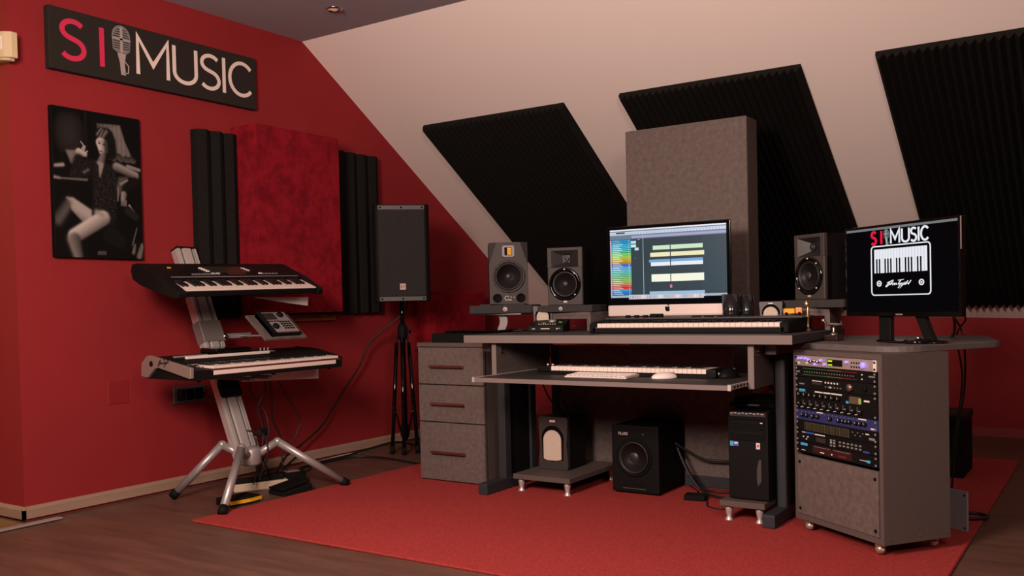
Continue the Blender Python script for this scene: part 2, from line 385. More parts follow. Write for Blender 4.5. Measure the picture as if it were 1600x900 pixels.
# ---- poster : painted with soft brushes
Hh, Ww = 206, 134
v, u = np.mgrid[0:Hh, 0:Ww]; u = (u+.5)/Ww; v = (v+.5)/Hh; asp = 1.52
I = np.full((Hh, Ww), .004)
rs = np.random.RandomState(3)
def sm(d, s): return 1/(1+np.exp(np.clip(d/(s*.4), -30, 30)))
def cap_(a, b, r0, r1, val, soft=.006, lit=None, amt=.7):
    """soft capsule; lit = (x, y) side that catches the light"""
    global I
    ax_, ay_ = a[0], a[1]*asp; bx, by = b[0], b[1]*asp; dx, dy = bx-ax_, by-ay_; L2 = dx*dx+dy*dy+1e-9
    tt = np.clip(((u-ax_)*dx+(v*asp-ay_)*dy)/L2, 0, 1); ex = u-ax_-tt*dx; ey = v*asp-ay_-tt*dy; rr = r0+(r1-r0)*tt
    k = sm(np.hypot(ex, ey)-rr, soft); vv = val
    if lit is not None: vv = val*np.clip(1-amt+amt*(ex*lit[0]+ey*lit[1]+rr)/rr, .08, 1.6)
    I = I*(1-k)+vv*k
def poly_(pts, val, soft=.006, grad=None):
    global I
    n = len(pts); ins = np.zeros_like(u, bool); dm = np.full_like(u, 9.)
    for i in range(n):
        x1, y1 = pts[i]; x2, y2 = pts[(i+1) % n]
        c = ((y1 > v) != (y2 > v)) & (u < (x2-x1)*(v-y1)/(y2-y1+1e-12)+x1); ins ^= c
        dx, dy = x2-x1, (y2-y1)*asp; tt = np.clip(((u-x1)*dx+(v-y1)*asp*dy)/(dx*dx+dy*dy+1e-12), 0, 1)
        dm = np.minimum(dm, np.hypot(u-x1-tt*dx, (v-y1)*asp-tt*dy))
    k = sm(np.where(ins, -dm, dm), soft); vv = val if grad is None else val*grad
    I = I*(1-k)+vv*k
g = lambda x, y, a, b: np.clip(1-((u-x)/a)**2-((v-y)/b)**2, .05, 1)
poly_([(.02, .03), (.36, .03), (.36, .30), (.02, .30)], .022, .03, g(.18, .17, .2, .2)); cap_((.36, .02), (.37, .42), .008, .008, .012, .01)
poly_([(.49, .075), (.76, .065), (.81, .17), (.89, .275), (.62, .31), (.52, .22)], .17, .008, np.clip(1.25-np.abs(u-.73)*3.2, .25, 1)*(.9+.1*np.sin(u*120)))
for x_ in (.66, .74, .82, .89): cap_((x_, .285+.01*(x_ > .8)), (x_+.02, .30), .035, .03, .05, .008, (0, 1))
cap_((.84, .345), (.98, .362), .018, .016, .22, .006)
poly_([(.14, .285), (.29, .275), (.31, .335), (.19, .37)], .16, .01, np.clip(1.4-(v-.27)*8, .4, 1))
cap_((.60, .20), (.635, .26), .115, .085, .006, .014); cap_((.55, .15), (.60, .15), .085, .085, .008, .012)
for a, b in (((.50, .19), (.56, .115)), ((.545, .175), (.60, .115)), ((.49, .15), (.54, .105))): cap_(a, b, .010, .008, .13, .006)
cap_((.56, .10), (.70, .075), .004, .003, .05, .004); cap_((.60, .13), (.575, .155), .022, .018, .09, .008, (-1, -1))
cap_((.535, .205), (.545, .262), .056, .034, .36, .008, (-1, -.2), .55); cap_((.585, .20), (.59, .26), .020, .016, .05, .012)
cap_((.505, .207), (.525, .210), .0075, .006, .02, .004); cap_((.558, .213), (.578, .212), .007, .006, .02, .004)
cap_((.50, .195), (.527, .196), .003, .003, .04, .003); cap_((.53, .215), (.527, .240), .004, .006, .50, .004)
cap_((.522, .263), (.545, .264), .008, .007, .05, .004)
cap_((.555, .29), (.525, .35), .030, .040, .12, .012, (-1, 0)); poly_([(.44, .345), (.52, .335), (.57, .35), (.52, .47), (.485, .50)], .26, .012, np.clip(1.3-(v-.33)*6, .2, 1))
cap_((.28, .285), (.345, .30), .034, .024, .36, .007, (0, -1), .5)
for a, b in (((.335, .275), (.35, .245)), ((.315, .268), (.335, .243)), ((.35, .29), (.375, .275))): cap_(a, b, .0085, .006, .40, .004)
cap_((.345, .245), (.305, .215), .004, .004, .5, .003)
cap_((.275, .335), (.235, .44), .055, .065, .010, .014); cap_((.235, .44), (.42, .37), .065, .07, .010, .012); cap_((.33, .42), (.38, .40), .012, .010, .10, .01)
poly_([(.42, .345), (.50, .36), (.50, .50), (.56, .345), (.69, .34), (.72, .48), (.66, .77), (.40, .77), (.42, .55)], .009, .010)
cap_((.475, .35), (.505, .46), .0055, .0055, .02, .003); cap_((.57, .345), (.51, .465), .0055, .0055, .02, .003); cap_((.505, .455), (.505, .475), .016, .014, .006, .006)
sp = rs.rand(Hh, Ww); I += (sp > .90)*(np.abs(u-.57) < .13)*(v > .36)*(v < .75)*.035+(sp < .06)*(np.abs(u-.30) < .11)*(v > .34)*(v < .46)*.03
cap_((.71, .36), (.93, .405), .048, .040, .17, .010, (.2, -1), .8)
poly_([(.73, .43), (.84, .42), (.76, .52), (.71, .58), (.70, .50)], .07, .012); cap_((.72, .50), (.71, .595), .004, .004, .25, .004); cap_((.745, .475), (.83, .445), .010, .010, .22, .006)
cap_((.92, .45), (.80, .505), .050, .040, .007, .01)
cap_((.785, .545), (.775, .585), .032, .026, .20, .008, (-1, 0), .5)
for q in range(4): cap_((.755+q*.018, .59), (.752+q*.018, .625), .007, .006, .16, .004)
cap_((.845, .62), (.90, .665), .007, .005, .45, .005); cap_((.84, .66), (.92, .70), .05, .04, .014, .012)
cap_((0, .477), (.36, .470), .006, .010, .13, .006); cap_((.02, .395), (.10, .385), .012, .016, .30, .010); cap_((.0, .47), (.06, .475), .01, .008, .25, .01)
poly_([(.13, .60), (.20, .60), (.40, .675), (.40, .775), (.31, .765), (.18, .68)], .36, .010, np.clip(1.25-np.abs((v-.615)-(u-.17)*.38)*9, .12, 1))
cap_((.14, .64), (.02, .75), .045, .05, .07, .03, (1, 0))
cap_((.53, .725), (.21, .855), .078, .072, .33, .012, (-.45, -.9), .75)
cap_((.20, .88), (.245, .99), .070, .052, .12, .02, (-1, 0), .8)
cap_((.46, .685), (.52, .70), .02, .03, .30, .02)
cap_((.62, .84), (.72, .88), .09, .07, .008, .02); cap_((.87, .90), (.93, .78), .006, .004, .12, .006); cap_((.95, .98), (.99, .90), .028, .018, .14, .01)
for q in range(6): cap_((.46+q*.018, .975), (.47+q*.016, .955), .004, .004, .12, .004)
cap_((.88, .955), (.90, .90), .015, .008, .16, .01)
img = I[..., None]*np.array([1.0, .86, .78])
t = thing('poster', 'black and white canvas print of a seated woman beside a lamp, on the red wall', 'poster', (XL, 2.586, 1.192), PI/2)
B().box(-.228, .228, -.029, 0, 0, .700, .002).build('canvas', 'blackm', t)
grid_picture('print', img[:, ::1], .452, .696, t, (0, -.0296, .002), 'prt')

# ---- wall socket
t = thing('wall_socket', 'dark wall socket plate with silver edge below the lower keyboard', 'socket', (XL, 3.075, .447), PI/2)
B().box(-.102, .102, -.012, 0, 0, .088, .003).build('cover_plate', 'steelm', t)
B().box(-.1035, -.098, -.013, 0, -.001, .089, .001).build('edge_trim', 'chrome', t)
for i in range(3):
    B().box(-.078+i*.055, -.028+i*.055, -.0145, -.011, .014, .074, .002).build('outlet', 'blackg', t)
B().cyl(.014, (.055, -.012, .044), (.055, -.045, .040), 14).build('plug', 'rub', t)
tag(B().tube([(-4.075, 3.13, .485), (-4.03, 3.18, .45), (-4.0, 3.25, .36), (-3.95, 3.35, .24), (-3.9, 3.38, .1), (-3.88, 3.4, .012), (-3.86, 3.3, .008)], .005).build('power_cable', 'cableM'), 'black cable plugged into the wall socket, hanging to the floor', 'cable')

# ================================================================ KEYBOARD STAND
Yc = 3.05
t = thing('keyboard_stand', 'silver column keyboard stand with four splayed legs by the red wall', 'keyboard stand', (-3.62, Yc, 0))
lean = math.atan2(.43, 1.02)
def colm(z): return Vector((-.005-(z-.24)*math.tan(lean), 0, z))
cm = Matrix.Translation((0, 0, .19)) @ Matrix.Rotation(-lean, 4, 'Y')
Lc = 1.155
cp = [(-.045, -.062), (-.045, .062), (-.01, .062), (.004, .056), (.004, .040), (-.008, .036), (-.008, .026), (.006, .020), (.006, -.022), (-.008, -.028), (-.008, -.038), (.004, -.042), (.004, -.057), (-.01, -.062)]
B().prism(cp, 0, Lc, 'z', mtx=cm).build('column', 'silver', t)
b = B(); b.box(-.006, -.0025, .027, .035, 0, Lc, mtx=cm).box(-.006, -.0025, -.037, -.029, 0, Lc, mtx=cm).box(.0035, .0045, .039, .041, 0, Lc, mtx=cm); b.build('groove_shade_strip', 'steelm', t)  # dark strips added in the column grooves, standing in for their shade
B().box(-.046, .009, -.065, .065, Lc, Lc+.010, .003, mtx=cm).build('top_cap', 'black', t)
B().box(-.05, .010, -.066, .066, .63, .745, .002, mtx=cm).build('clamp_plate', mat('warm_grey_metal', (.20, .165, .155), .5, .3), t)
B().box(-.046, .022, -.060, .060, .325, .42, .015, 2, mtx=cm).build('lower_bracket', 'black', t)
B().box(-.046, .014, -.060, .060, .90, 1.0, .012, 2, mtx=cm).build('upper_bracket', 'black', t)
for z_, tz, nm in ((.40, .60, 0), (1.05, 1.10, 1)):
    for yy in (-.055, .055):
        c0 = colm(tz); B().box(c0.x, c0.x+(.26 if nm == 0 else .22), yy-.010, yy+.010, tz-.016-.0*nm, tz+.002, .003, mtx=(Matrix.Translation((c0.x, 0, tz)) @ Matrix.Rotation(math.radians(-0 if nm == 0 else 22), 4, 'Y') @ Matrix.Translation((-c0.x, 0, -tz)))).build('support_arm', 'black' if nm else 'steelm', t)
B().lathe([(.05, .16), (.055, .17), (.055, .235), (.045, .25)], n=24).build('leg_hub', 'silverp', t)
B().box(.012, .04, .035, .085, .30, .335, .004).build('cable_clip', 'black', t)
feet = [(-.297, -.237), (.236, -.366), (.262, .404), (-.27, .30)]
for fx, fy in feet:
    d = Vector((fx, fy, 0)).normalized(); kn = d*.135+Vector((0, 0, .265)); ft = Vector((fx, fy, .018)); leg = B()
    leg.cyl(.020, Vector((0, 0, .205))+d*.03, kn, 16); leg.lathe([(0, -.022), (.016, -.016), (.022, 0), (.016, .016), (0, .022)], c=kn, n=16)
    leg.cyl(.0195, kn, ft+(kn-ft).normalized()*.03, 18)
    lg = leg.build('leg', 'silverp', t)
    q = (kn-ft).normalized(); B().cyl(.0215, ft-q*.004, ft+q*.035, 16).build('rubber_foot', 'rub', lg)

def make_keys(par, nwhite, kw, kl, x0, y0, z0, thick=.016, blen=.6):
    """white and black keys as parts; x right, y back"""
    b = B(); b.box(0, kw-.0009, 0, kl, -thick, 0, .0012); wk = b.build('white_key', 'key', par); wk.location = (x0, y0, z0)
    b = B(); b.prism([(0, 0), (0, .008), (.0, .009), (0, 0)][:0] or [(kl*(1-blen), 0), (kl*(1-blen)+.006, .0085), (kl, .0085), (kl, 0)], 0, kw*.58, 'x'); bk = b.build('black_key', 'keyb', par)
    first = True
    for i in range(1, nwhite): copy_obj(wk, par, (x0+i*kw, y0, z0))
    for i in range(nwhite-1):
        if i % 7 in (0, 1, 3, 4, 5):
            l = (x0+(i+1)*kw-kw*.29, y0, z0)
            if first: bk.location = l; first = False
            else: copy_obj(bk, par, l)

# ---- upper keyboard (61 keys, black arranger)
t = thing('electronic_keyboard', 'black electronic keyboard tilted forward on the upper tier of the stand', 'keyboard', (-3.552, 2.60, .988), (math.radians(21.5), math.radians(-1.2), PI/2))
Lk = .893; D = .345
prof = [(0, .004), (.012, 0), (.30, -.028), (.335, -.02), (D, .012), (D-.004, .048), (.30, .052), (.135, .047), (.132, .022), (.012, .022), (0, .030)]
bb_ = B(); bb_.prism(prof, .045, Lk-.030, 'x')
endp = [(-.012, .004), (0, -.004), (.10, -.020), (.27, -.034), (.33, -.028), (D+.012, .004), (D+.012, .038), (D-.02, .055), (.13, .050), (.0, .034), (-.012, .026)]
bb_.prism(endp, 0, .048, 'x', .003); bb_.prism(endp, Lk-.034, Lk+.004, 'x', .003)
bb_.build('case', 'black', t)
make_keys(t, 36, (Lk-.082)/36, .118, .048, .006, .035)
B().box(.05, Lk-.035, -.004, .006, .006, .031, .002).build('front_rail', 'blackm', t)
B().box(.06, Lk-.05, .137, .139, .050, .0535).build('panel_line', 'gprint', t)
B().box(.34, .57, .20, .28, .050, .0535, .001).build('display', 'lcd', t)
b = B()
for k, (bx, by) in enumerate([(.30, .255), (.303, .24), (.306, .225), (.31, .21), (.555, .25), (.56, .235), (.565, .22), (.315, .175), (.345, .175), (.61, .175)]): b.box(bx, bx+.02, by, by+.010, .050, .0555, .001)
b.build('lit_button', 'white2', t)
b = B()
for i in range(9): b.box(.20+i*.018, .212+i*.018, .170, .178, .050, .0545)
for i in range(5): b.box(.63+i*.022, .643+i*.022, .172, .180, .050, .0545)
b.build('button', 'gprint', t)
b = B(); [b.box(.42+i*.022, .436+i*.022, .172, .187, .0505, .053) for i in range(5)]; b.build('red_mark', 'reddim', t)
B().box(.128, .145, .262, .270, .05, .0555).build('indicator', 'orange', t)
# ---- lower keyboard (silver end cheek)
t = thing('workstation_keyboard', 'dark keyboard with pale signed end cheek on the lower tier of the stand', 'keyboard', (-3.468, 2.607, .615), (math.radians(2.5), 0, PI/2))
Lk = .948; D = .365
prof = [(0, 0), (D-.01, -.012), (D, .0), (D, .075), (D-.02, .088), (.18, .086), (.150, .070), (.13, .052), (.012, .040), (0, .046)]
b = B(); b.prism(prof, .012, Lk-.012, 'x'); b.build('case', 'black', t)
B().prism([(.0, .012), (.0, .060), (.30, .100), (.325, .095), (.362, .060), (.364, .000), (.318, -.006), (.262, .040), (.235, .046), (.01, .010)][::-1], -.006, .012, 'x', .002).build('end_cheek', mat('pale_silver_cheek', (.38, .29, .26), .35, .5), t)['label'] = 'pale silver end cheek with a black signature'
B().prism([(0, 0), (0, .055), (.18, .088), (D-.02, .092), (D, .075), (D, -.005)][::-1], Lk-.014, Lk+.002, 'x', .003).build('end_cap', 'black', t)
B().lathe([(.0, -.0085), (.013, -.0085), (.013, -.006), (0, -.006)], c=(0, .285, .062), axis='x', n=20).build('cheek_hole', 'blackg', t)
sig = [[(0, .1), (.12, .55), (.30, .95), (.16, .75), (.05, .62), (.22, .5), (.12, .2), (.02, .02)], [(.25, .3), (.36, .95), (.30, .4), (.40, .55), (.42, .3), (.50, .5), (.54, .32), (.60, .5), (.66, .3)],
       [(.66, .9), (1.0, 1.0)], [(.84, .95), (.74, .35)], [(.86, .5), (.80, .3), (.92, .5), (.82, -.15)], [(.98, .5), (.92, .3), (1.02, .5), (.94, -.15), (1.02, .2), (1.12, .62), (1.08, .3), (1.16, .5), (1.14, .28)], [(1.16, .3), (1.28, .8), (1.2, .3), (1.32, .5), (1.38, .35), (1.46, .85)]]
def signature(par, m, h, w, mtx, th=.0008):
    b = B()
    for s_ in sig: b.stroke([(x*h*1.6+z*h*.25, z*h) for x, z in s_], w, -th, 0, mtx=mtx)
    return b.build('signature', m, par)
signature(t, 'blackm', .034, .0022, Matrix.Translation((-.0065, .235, .050)) @ Matrix.Rotation(math.radians(-8), 4, 'X') @ Matrix(((0, 1, 0, 0), (-1, 0, 0, 0), (0, 0, 1, 0), (0, 0, 0, 1))))
make_keys(t, 36, (Lk-.145)/36, .128, .118, .002, .060, .012)
B().box(.118, Lk-.05, -.003, .003, .020, .040, .001).build('key_front_strip', 'key', t)
B().box(.105, Lk-.015, -.002, .120, .040, .046).build('key_bed', mat('red_felt', (.10, .012, .01), .9), t)
B().box(.10, .60, .168, .184, .082, .096, .002).build('ribbon_controller', 'key', t)['label'] = 'long cream strip across the panel'
B().box(.30, .52, .215, .335, .088, .118, .012, 2, mtx=Matrix.Translation((0, 0, .0)) ).build('touch_display', 'blackg', t)
b = B()
for i in range(16): b.box(.085+i*.012, .093+i*.012, .235+i*.0, .250, .086, .094, .001)
b.build('slider', 'gprint', t)
b = B()
for i in range(4): b.box(.32+i*.035, .345+i*.035, .202, .210, .086, .0925)
for i in range(14): b.box(.54+(i % 7)*.020, .552+(i % 7)*.020, .21+(i//7)*.025, .222+(i//7)*.025, .086, .091)
b.build('button', 'gprint', t)
b = B()
for i in range(3): b.cyl(.004, (.60+i*.025, .24, .085), (.60+i*.025, .24, .108), 10)
b.build('knob', 'silverp', t)
b = B(); b.stroke([(.03, .0), (.09, .0)], .006, .06, .063, mtx=Matrix.Rotation(0, 4, 'X')); b = B(); b.box(.03, .09, .075, .081, .062, .070).box(.05, .10, .055, .060, .06, .066); b.build('joystick_panel', 'chrome', t)
for x_ in (.06, .5, .88):
    B().cyl(.010, (x_, .03, -.010), (x_, .03, .004), 12).build('foot', 'rub', t)
# ---- sheets of paper held under the keyboards
B_ = B(); B_.prism([(3.17, .992), (3.545, .990), (3.538, .944), (3.38, .962)], -3.70, -3.697, 'x')
tag(B_.build('paper_sheet', 'paper'), 'white paper sheet sagging beneath the upper keyboard', 'paper')
B_ = B(); B_.prism([(3.03, .600), (3.557, .600), (3.557, .548), (3.04, .572)], -3.652, -3.648, 'x')
tag(B_.build('paper_sheet', 'paper'), 'white paper strip hanging beneath the lower keyboard', 'paper')
# ---- drum machine on a small shelf
t = thing('drum_machine_shelf', 'small tilted grey shelf on an arm between the two keyboards', 'shelf', (-3.50, 2.945, .775), (math.radians(40), 0, PI/2))
D2 = .185
B().prism([(.105, 0), (.385, 0), (.285, .0), (.285, 0)][:0] or [(.116, .0), (.388, .0), (.388, D2), (.116, D2)], 0, .010, 'z').build('shelf_board', 'lamd', t)
inv = (Matrix.Translation((-3.50, 2.945, .775)) @ Euler((math.radians(40), 0, PI/2)).to_matrix().to_4x4()).inverted()
B().box(-3.888, -3.880, 3.09, 3.30, .782, .808, .001, mtx=inv).box(-3.888, -3.62, 3.22, 3.245, .790, .798, .001, mtx=inv).build('arm', 'silverp', t)
B().lathe([(.014, 0), (.014, .02), (0, .022)], n=12, mtx=inv @ Matrix.Translation((-3.880, 3.12, .795)) @ Matrix.Rotation(PI/2, 4, 'Y')).build('knob', 'chrome', t)
t = thing('drum_machine', 'silver and black drum machine with pads and knobs on the tilted shelf', 'drum machine', (-3.50, 2.945, .775), (math.radians(40), 0, PI/2))
def q2(a, c, z0, z1, par, name, m):   # sheared machine box : a across 0..1, c depth 0..1
    pts = []
    for (p, q_) in ((a[0], c[0]), (a[1], c[0]), (a[1], c[1]), (a[0], c[1])):
        xx = .180+.158*p; yy = .022+.150*q_; pts.append((xx, yy))
    return B().prism(pts, z0, z1, 'z').build(name, m, par)
q2((-.10, 1.10), (-.04, 1.02), .010, .030, t, 'case', 'rub'); q2((-.10, -.0), (-.06, 1.02), .010, .042, t, 'side_grip', 'rub')
q2((0, 1), (0, 1), .030, .036, t, 'panel', 'silverp')
q2((.05, .50), (.62, .95), .036, .038, t, 'display', 'lcd')
for (a, c, r) in ((.72, .84, .018), (.18, .26, .018)):
    xx = .180+.158*a; yy = .022+.150*c; B().lathe([(r, .036), (r*.85, .047), (0, .047)], c=(xx, yy, 0), n=18).build('knob', 'black', t)
b = B()
for i in range(4):
    for j in range(4):
        a = .52+i*.115; c = .16+j*.11; xx = .180+.158*a; yy = .022+.150*c; b.box(xx-.005, xx+.005, yy-.004, yy+.004, .036, .040)
for i in range(4):
    a = .08+i*.12; c = .53; xx = .180+.158*a; yy = .022+.150*c; b.box(xx-.005, xx+.005, yy-.003, yy+.003, .036, .040)
b.build('pad', 'black', t)
q2((.42, .92), (.04, .06), .036, .0365, t, 'print', 'str_')
# ---- floor clutter under the stand
t = thing('power_strip', 'pale cream power strip with plugs on the floor under the keyboard stand', 'power strip', (-3.72, 3.22, 0), math.radians(62))
B().box(-.16, .12, -.035, .035, 0, .042, .006).build('housing', mat('ivory_plastic', (.55, .42, .30), .45), t)
B().box(-.16, .02, -.038, .0, .044, .068, .006).build('plug', 'rub', t); B().box(.02, .10, -.02, .04, .043, .072, .006).build('plug', 'rub', t)
t = thing('adapter_block', 'black power adapter with a pale label on the floor by the baseboard', 'adapter', (-3.72, 3.42, 0), math.radians(70))
B().box(-.06, .06, -.035, .035, 0, .06, .006).build('housing', 'rub', t); B().box(-.045, .03, -.028, .028, .0595, .0612).build('sticker', 'str_' if 0 else mat('pink_label', (.40, .22, .20), .5), t)
t = thing('sustain_pedal', 'black pedal with a yellow front edge on the floor beneath the stand', 'pedal', (-3.50, 2.90, 0), math.radians(85))
B().prism([(-.07, 0), (.03, -.012), (.10, 0), (.10, .12), (-.07, .12)], 0, .034, 'z', .003).build('body', 'rub', t)
B().prism([(-.072, -.004), (.03, -.016), (.102, -.004), (.102, .004), (.03, -.008), (-.072, .004)], .012, .028, 'z').build('edge_strip', 'yellow', t)
t = thing('foot_controller', 'flat black foot controller on the floor beside the yellow-edged pedal', 'pedal', (-3.54, 3.13, 0), math.radians(80))
B().prism([(0, 0), (.17, 0), (.17, .045), (0, .020)], -.08, .06, 'y', .004).build('base', 'rub', t)
B().prism([(.0, .024), (.17, .050), (.165, .064), (-.01, .038)], -.065, .045, 'y', .003).build('treadle', 'blackm', t)
def cable(pts, r, label, m='cableM', name='cable', group=None): return tag(B().tube(pts, r).build(name, m), label, 'cable', group)
cable([(-3.72, 3.24, .60), (-3.73, 3.25, .50), (-3.75, 3.22, .42), (-3.74, 3.24, .30), (-3.73, 3.22, .18), (-3.72, 3.20, .09), (-3.71, 3.21, .07)], .005, 'black cable hanging closest to the silver column')
cable([(-3.76, 3.30, .60), (-3.77, 3.33, .48), (-3.80, 3.36, .34), (-3.80, 3.42, .22), (-3.78, 3.40, .10), (-3.74, 3.40, .065)], .005, 'black cable hanging to the adapter block')
cable([(-3.74, 3.34, .60), (-3.74, 3.37, .52), (-3.74, 3.44, .42), (-3.74, 3.50, .32), (-3.76, 3.47, .22), (-3.80, 3.44, .12), (-3.86, 3.42, .02), (-3.9, 3.5, .01)], .004, 'thin black cable bowing out right of the others')
cable([(-3.78, 3.20, .60), (-3.79, 3.21, .50), (-3.76, 3.27, .40), (-3.72, 3.26, .28), (-3.70, 3.18, .15), (-3.66, 3.10, .05)], .0035, 'thin cable looping behind the silver column')
cable([(-3.60, 3.02, .335), (-3.57, 3.10, .30), (-3.56, 3.11, .20), (-3.60, 3.10, .11), (-3.62, 3.10, .075)], .005, 'black cable running through the clip at the column foot')
cable([(-3.80, 3.42, .06), (-3.88, 3.62, .10), (-3.88, 3.72, .06), (-3.86, 3.66, .01), (-3.90, 3.55, .008), (-3.86, 3.45, .02)], .006, 'black cable loop on the floor between the stand and the baseboard')
cable([(-3.84, 3.50, .012), (-3.95, 3.68, .010), (-4.03, 3.9, .008), (-4.06, 4.2, .008), (-4.02, 4.30, .008)], .006, 'pale cable lying along the baseboard', 'cableW')
cable([(-3.80, 3.40, .02), (-3.93, 3.62, .012), (-4.0, 3.9, .012), (-4.01, 4.12, .012), (-3.99, 4.3, .03), (-3.94, 4.5, .05), (-3.86, 4.62, .02)], .007, 'thick black cable along the baseboard to the tripod')
cable([(-3.95, 3.78, .010), (-3.98, 3.98, .010), (-3.93, 4.15, .009), (-3.75, 4.19, .009), (-3.45, 4.13, .009), (-3.2, 4.12, .009)], .006, 'black cable running across the floor behind the drawer cabinet')
# ---- PA speaker and tripod
px_, py_ = -3.80, 4.44
t = thing('speaker_tripod', 'black tripod speaker stand with folded legs beside the red wall', 'speaker stand', (px_, py_, 0), math.radians(35))
B().cyl(.018, (0, 0, .08), (0, 0, .80), 16).build('lower_tube', 'blackg', t)
B().cyl(.015, (0, 0, .78), (0, 0, .98), 16).build('pole', 'chrome' if 0 else 'blackg', t)
B().lathe([(.026, .72), (.032, .74), (.032, .79), (.022, .82)], n=18).build('collar', 'rub', t)
B().cyl(.012, (.02, -.02, .765), (.05, -.05, .77), 12).build('knob', 'rub', t)
B().lathe([(.024, .10), (.030, .12), (.030, .16), (.024, .18)], n=18).build('lower_collar', 'rub', t)
for a in (200, 270, 340):
    d = Vector((math.cos(math.radians(a)), math.sin(math.radians(a)), 0)); lg = B()
    lg.cyl(.0125, d*.040+Vector((0, 0, .70)), d*.085+Vector((0, 0, .02)), 14); lo_ = lg.build('leg', 'blackg', t)
    B().cyl(.016, d*.086+Vector((0, 0, .0)), d*.083+Vector((0, 0, .05)), 12).build('rubber_foot', 'rub', lo_)
    B().box(-.004, .004, -.012, .012, 0, .08, mtx=Matrix.Translation(d*.035+Vector((0, 0, .66)))).build('hinge', 'rub', t)
    B().cyl(.006, d*.028+Vector((0, 0, .14)), d*.07+Vector((0, 0, .33)), 8).build('brace', 'blackg', t)
t = thing('pa_speaker', 'tall black loudspeaker with metal grille on the tripod stand', 'speaker', (px_, py_, .955), math.radians(44))
t.location = (px_, py_, .955)
Wp, Hp = .345, .60
B().prism([(-Wp/2, -.13), (-Wp/2+.02, -.15), (Wp/2-.02, -.15), (Wp/2, -.13), (Wp/2-.005, .02), (.09, .10), (-.09, .10), (-Wp/2+.005, .02)], 0, Hp, 'z', .006).build('cabinet', 'black', t)
B().box(-Wp/2+.030, Wp/2-.030, -.158, -.146, .035, Hp-.032, .003).build('grille', 'grille', t)
for z0 in (.006, Hp-.034):
    tr = B().box(-Wp/2+.030, Wp/2-.030, -.158, -.146, z0, z0+.028, .002).build('grille_band', mat('band_grey', (.065, .056, .054), .5), t)
    b = B()
    for xx in (-Wp/2+.045, 0, Wp/2-.045): b.lathe([(.006, -.1595), (.006, -.157), (0, -.157)], c=(xx, 0, z0+.014), axis='y', n=12)
    b.build('screw', 'blackm', tr)
B().box(-.018, .018, -.1605, -.157, .075, .113, .001).build('badge', mat('badge_tan', (.55, .36, .30), .4), t)
text('EV', .026, 'reddim', t, (0, -.1612, .094), ext=.0004)
cable([(px_-.03, py_+.10, .97), (px_-.08, py_+.10, .88), (-4.02, 4.40, .72), (-4.05, 4.30, .55), (-4.06, 4.12, .36), (-4.06, 3.98, .22), (-4.05, 3.80, .13), (-4.0, 3.62, .08), (-3.93, 3.50, .03), (-3.9, 3.45, .012)], .006, 'long black cable curving from the tall loudspeaker down to the floor')

# ================================================================ DRAWER CABINET
t = thing('drawer_cabinet', 'grey three-drawer cabinet at the left end of the desk', 'cabinet', (-3.112, 3.757, 0))
Wd = .42; Dd = .43
B().box(.006, Wd-.004, .018, Dd, .035, .712).build('carcass', 'lam', t)
B().box(-.004, Wd+.002, -.004, Dd+.004, .714, .734, .001).build('top_board', 'lam', t)
for z0, z1 in ((.018, .317), (.323, .513), (.519, .710)):
    d = B().box(0, Wd, 0, .018, z0, z1, .0012).build('drawer', 'lamd', t)
    zc = (z0+z1)/2+.012 if z0 > .1 else .155; zc = {.018: .165, .323: .418, .519: .613}[z0]
    b = B(); b.box(.088, .305, -.028, -.016, zc-.006, zc+.006, .002); b.box(.10, .112, -.018, 0, zc-.004, zc+.004); b.box(.28, .292, -.018, 0, zc-.004, zc+.004)
    b.build('handle', 'brownm', d)
for xx, yy in ((.05, .05), (Wd-.05, .05), (.05, Dd-.05), (Wd-.05, Dd-.05)):
    B().lathe([(.014, .011), (.014, .02), (.02, .03), (.02, .036)], c=(xx, yy, 0), n=16).build('foot', 'silver', t)
t = thing('black_box', 'flat black leather-look box on the drawer cabinet, flush with the desk top', 'box', (-3.055, 3.80, .734))
B().box(0, .43, 0, .34, 0, .046, .003).build('case', 'rub', t); B().box(.003, .427, .003, .337, .046, .0475).build('lid', 'black', t)
t = thing('tablet', 'thin black tablet lying on the left end of the desk', 'tablet', (-2.85, 3.97, .785), math.radians(8))
B().box(-.16, .16, -.12, .12, 0, .009, .003).build('body', 'blackg', t); B().box(-.15, .15, -.11, .11, .009, .0095).build('screen', 'blackg', t)

# ================================================================ DESK
t = thing('studio_desk', 'wide grey studio desk with pull-out keyboard shelf on dark steel legs', 'desk', (0, 0, 0))
DX0, DX1 = -2.605, -1.052; DY0, DY1 = 3.485, 4.27
B().box(DX0, DX1, DY0+.002, DY1, .750, .784, .001).build('desktop', 'lamtop', t)
B().box(DX0, DX1, DY0, DY0+.0025, .7495, .7845).build('front_edge', 'edge', t)
for X0, X1, zb in ((-2.470, -2.446, .595), (-1.238, -1.215, .572)):
    s_ = B().box(X0, X1, 3.522, 4.00, zb, .750).build('side_board', 'lam', t)
    B().box(X0-.0005, X1+.0005, 3.520, 3.5225, zb-.0005, .750).build('board_edge', 'edge', s_)
for X in (-2.443, -1.211):
    b = B(); [b.box(X, X+.006, 3.55, 3.566, .700+k*.016, .706+k*.016) for k in range(3)]; b.build('shelf_bracket', 'chrome', t)
sh = B().box(-2.432, -1.252, 3.33, 3.93, .582, .600, .001).build('keyboard_shelf', 'lamtop', t)
B().box(-2.432, -1.252, 3.328, 3.3305, .5815, .6005).build('shelf_edge', 'edge', sh)
for X0 in (-2.446, -1.2505):
    rl = B().box(X0, X0+.012, 3.332, 3.98, .583, .602, .001).box(X0-.001, X0+.013, 3.326, 3.333, .580, .604, .001).build('drawer_rail', mat('zinc_rail', (.55, .48, .45), .4, .4), t)
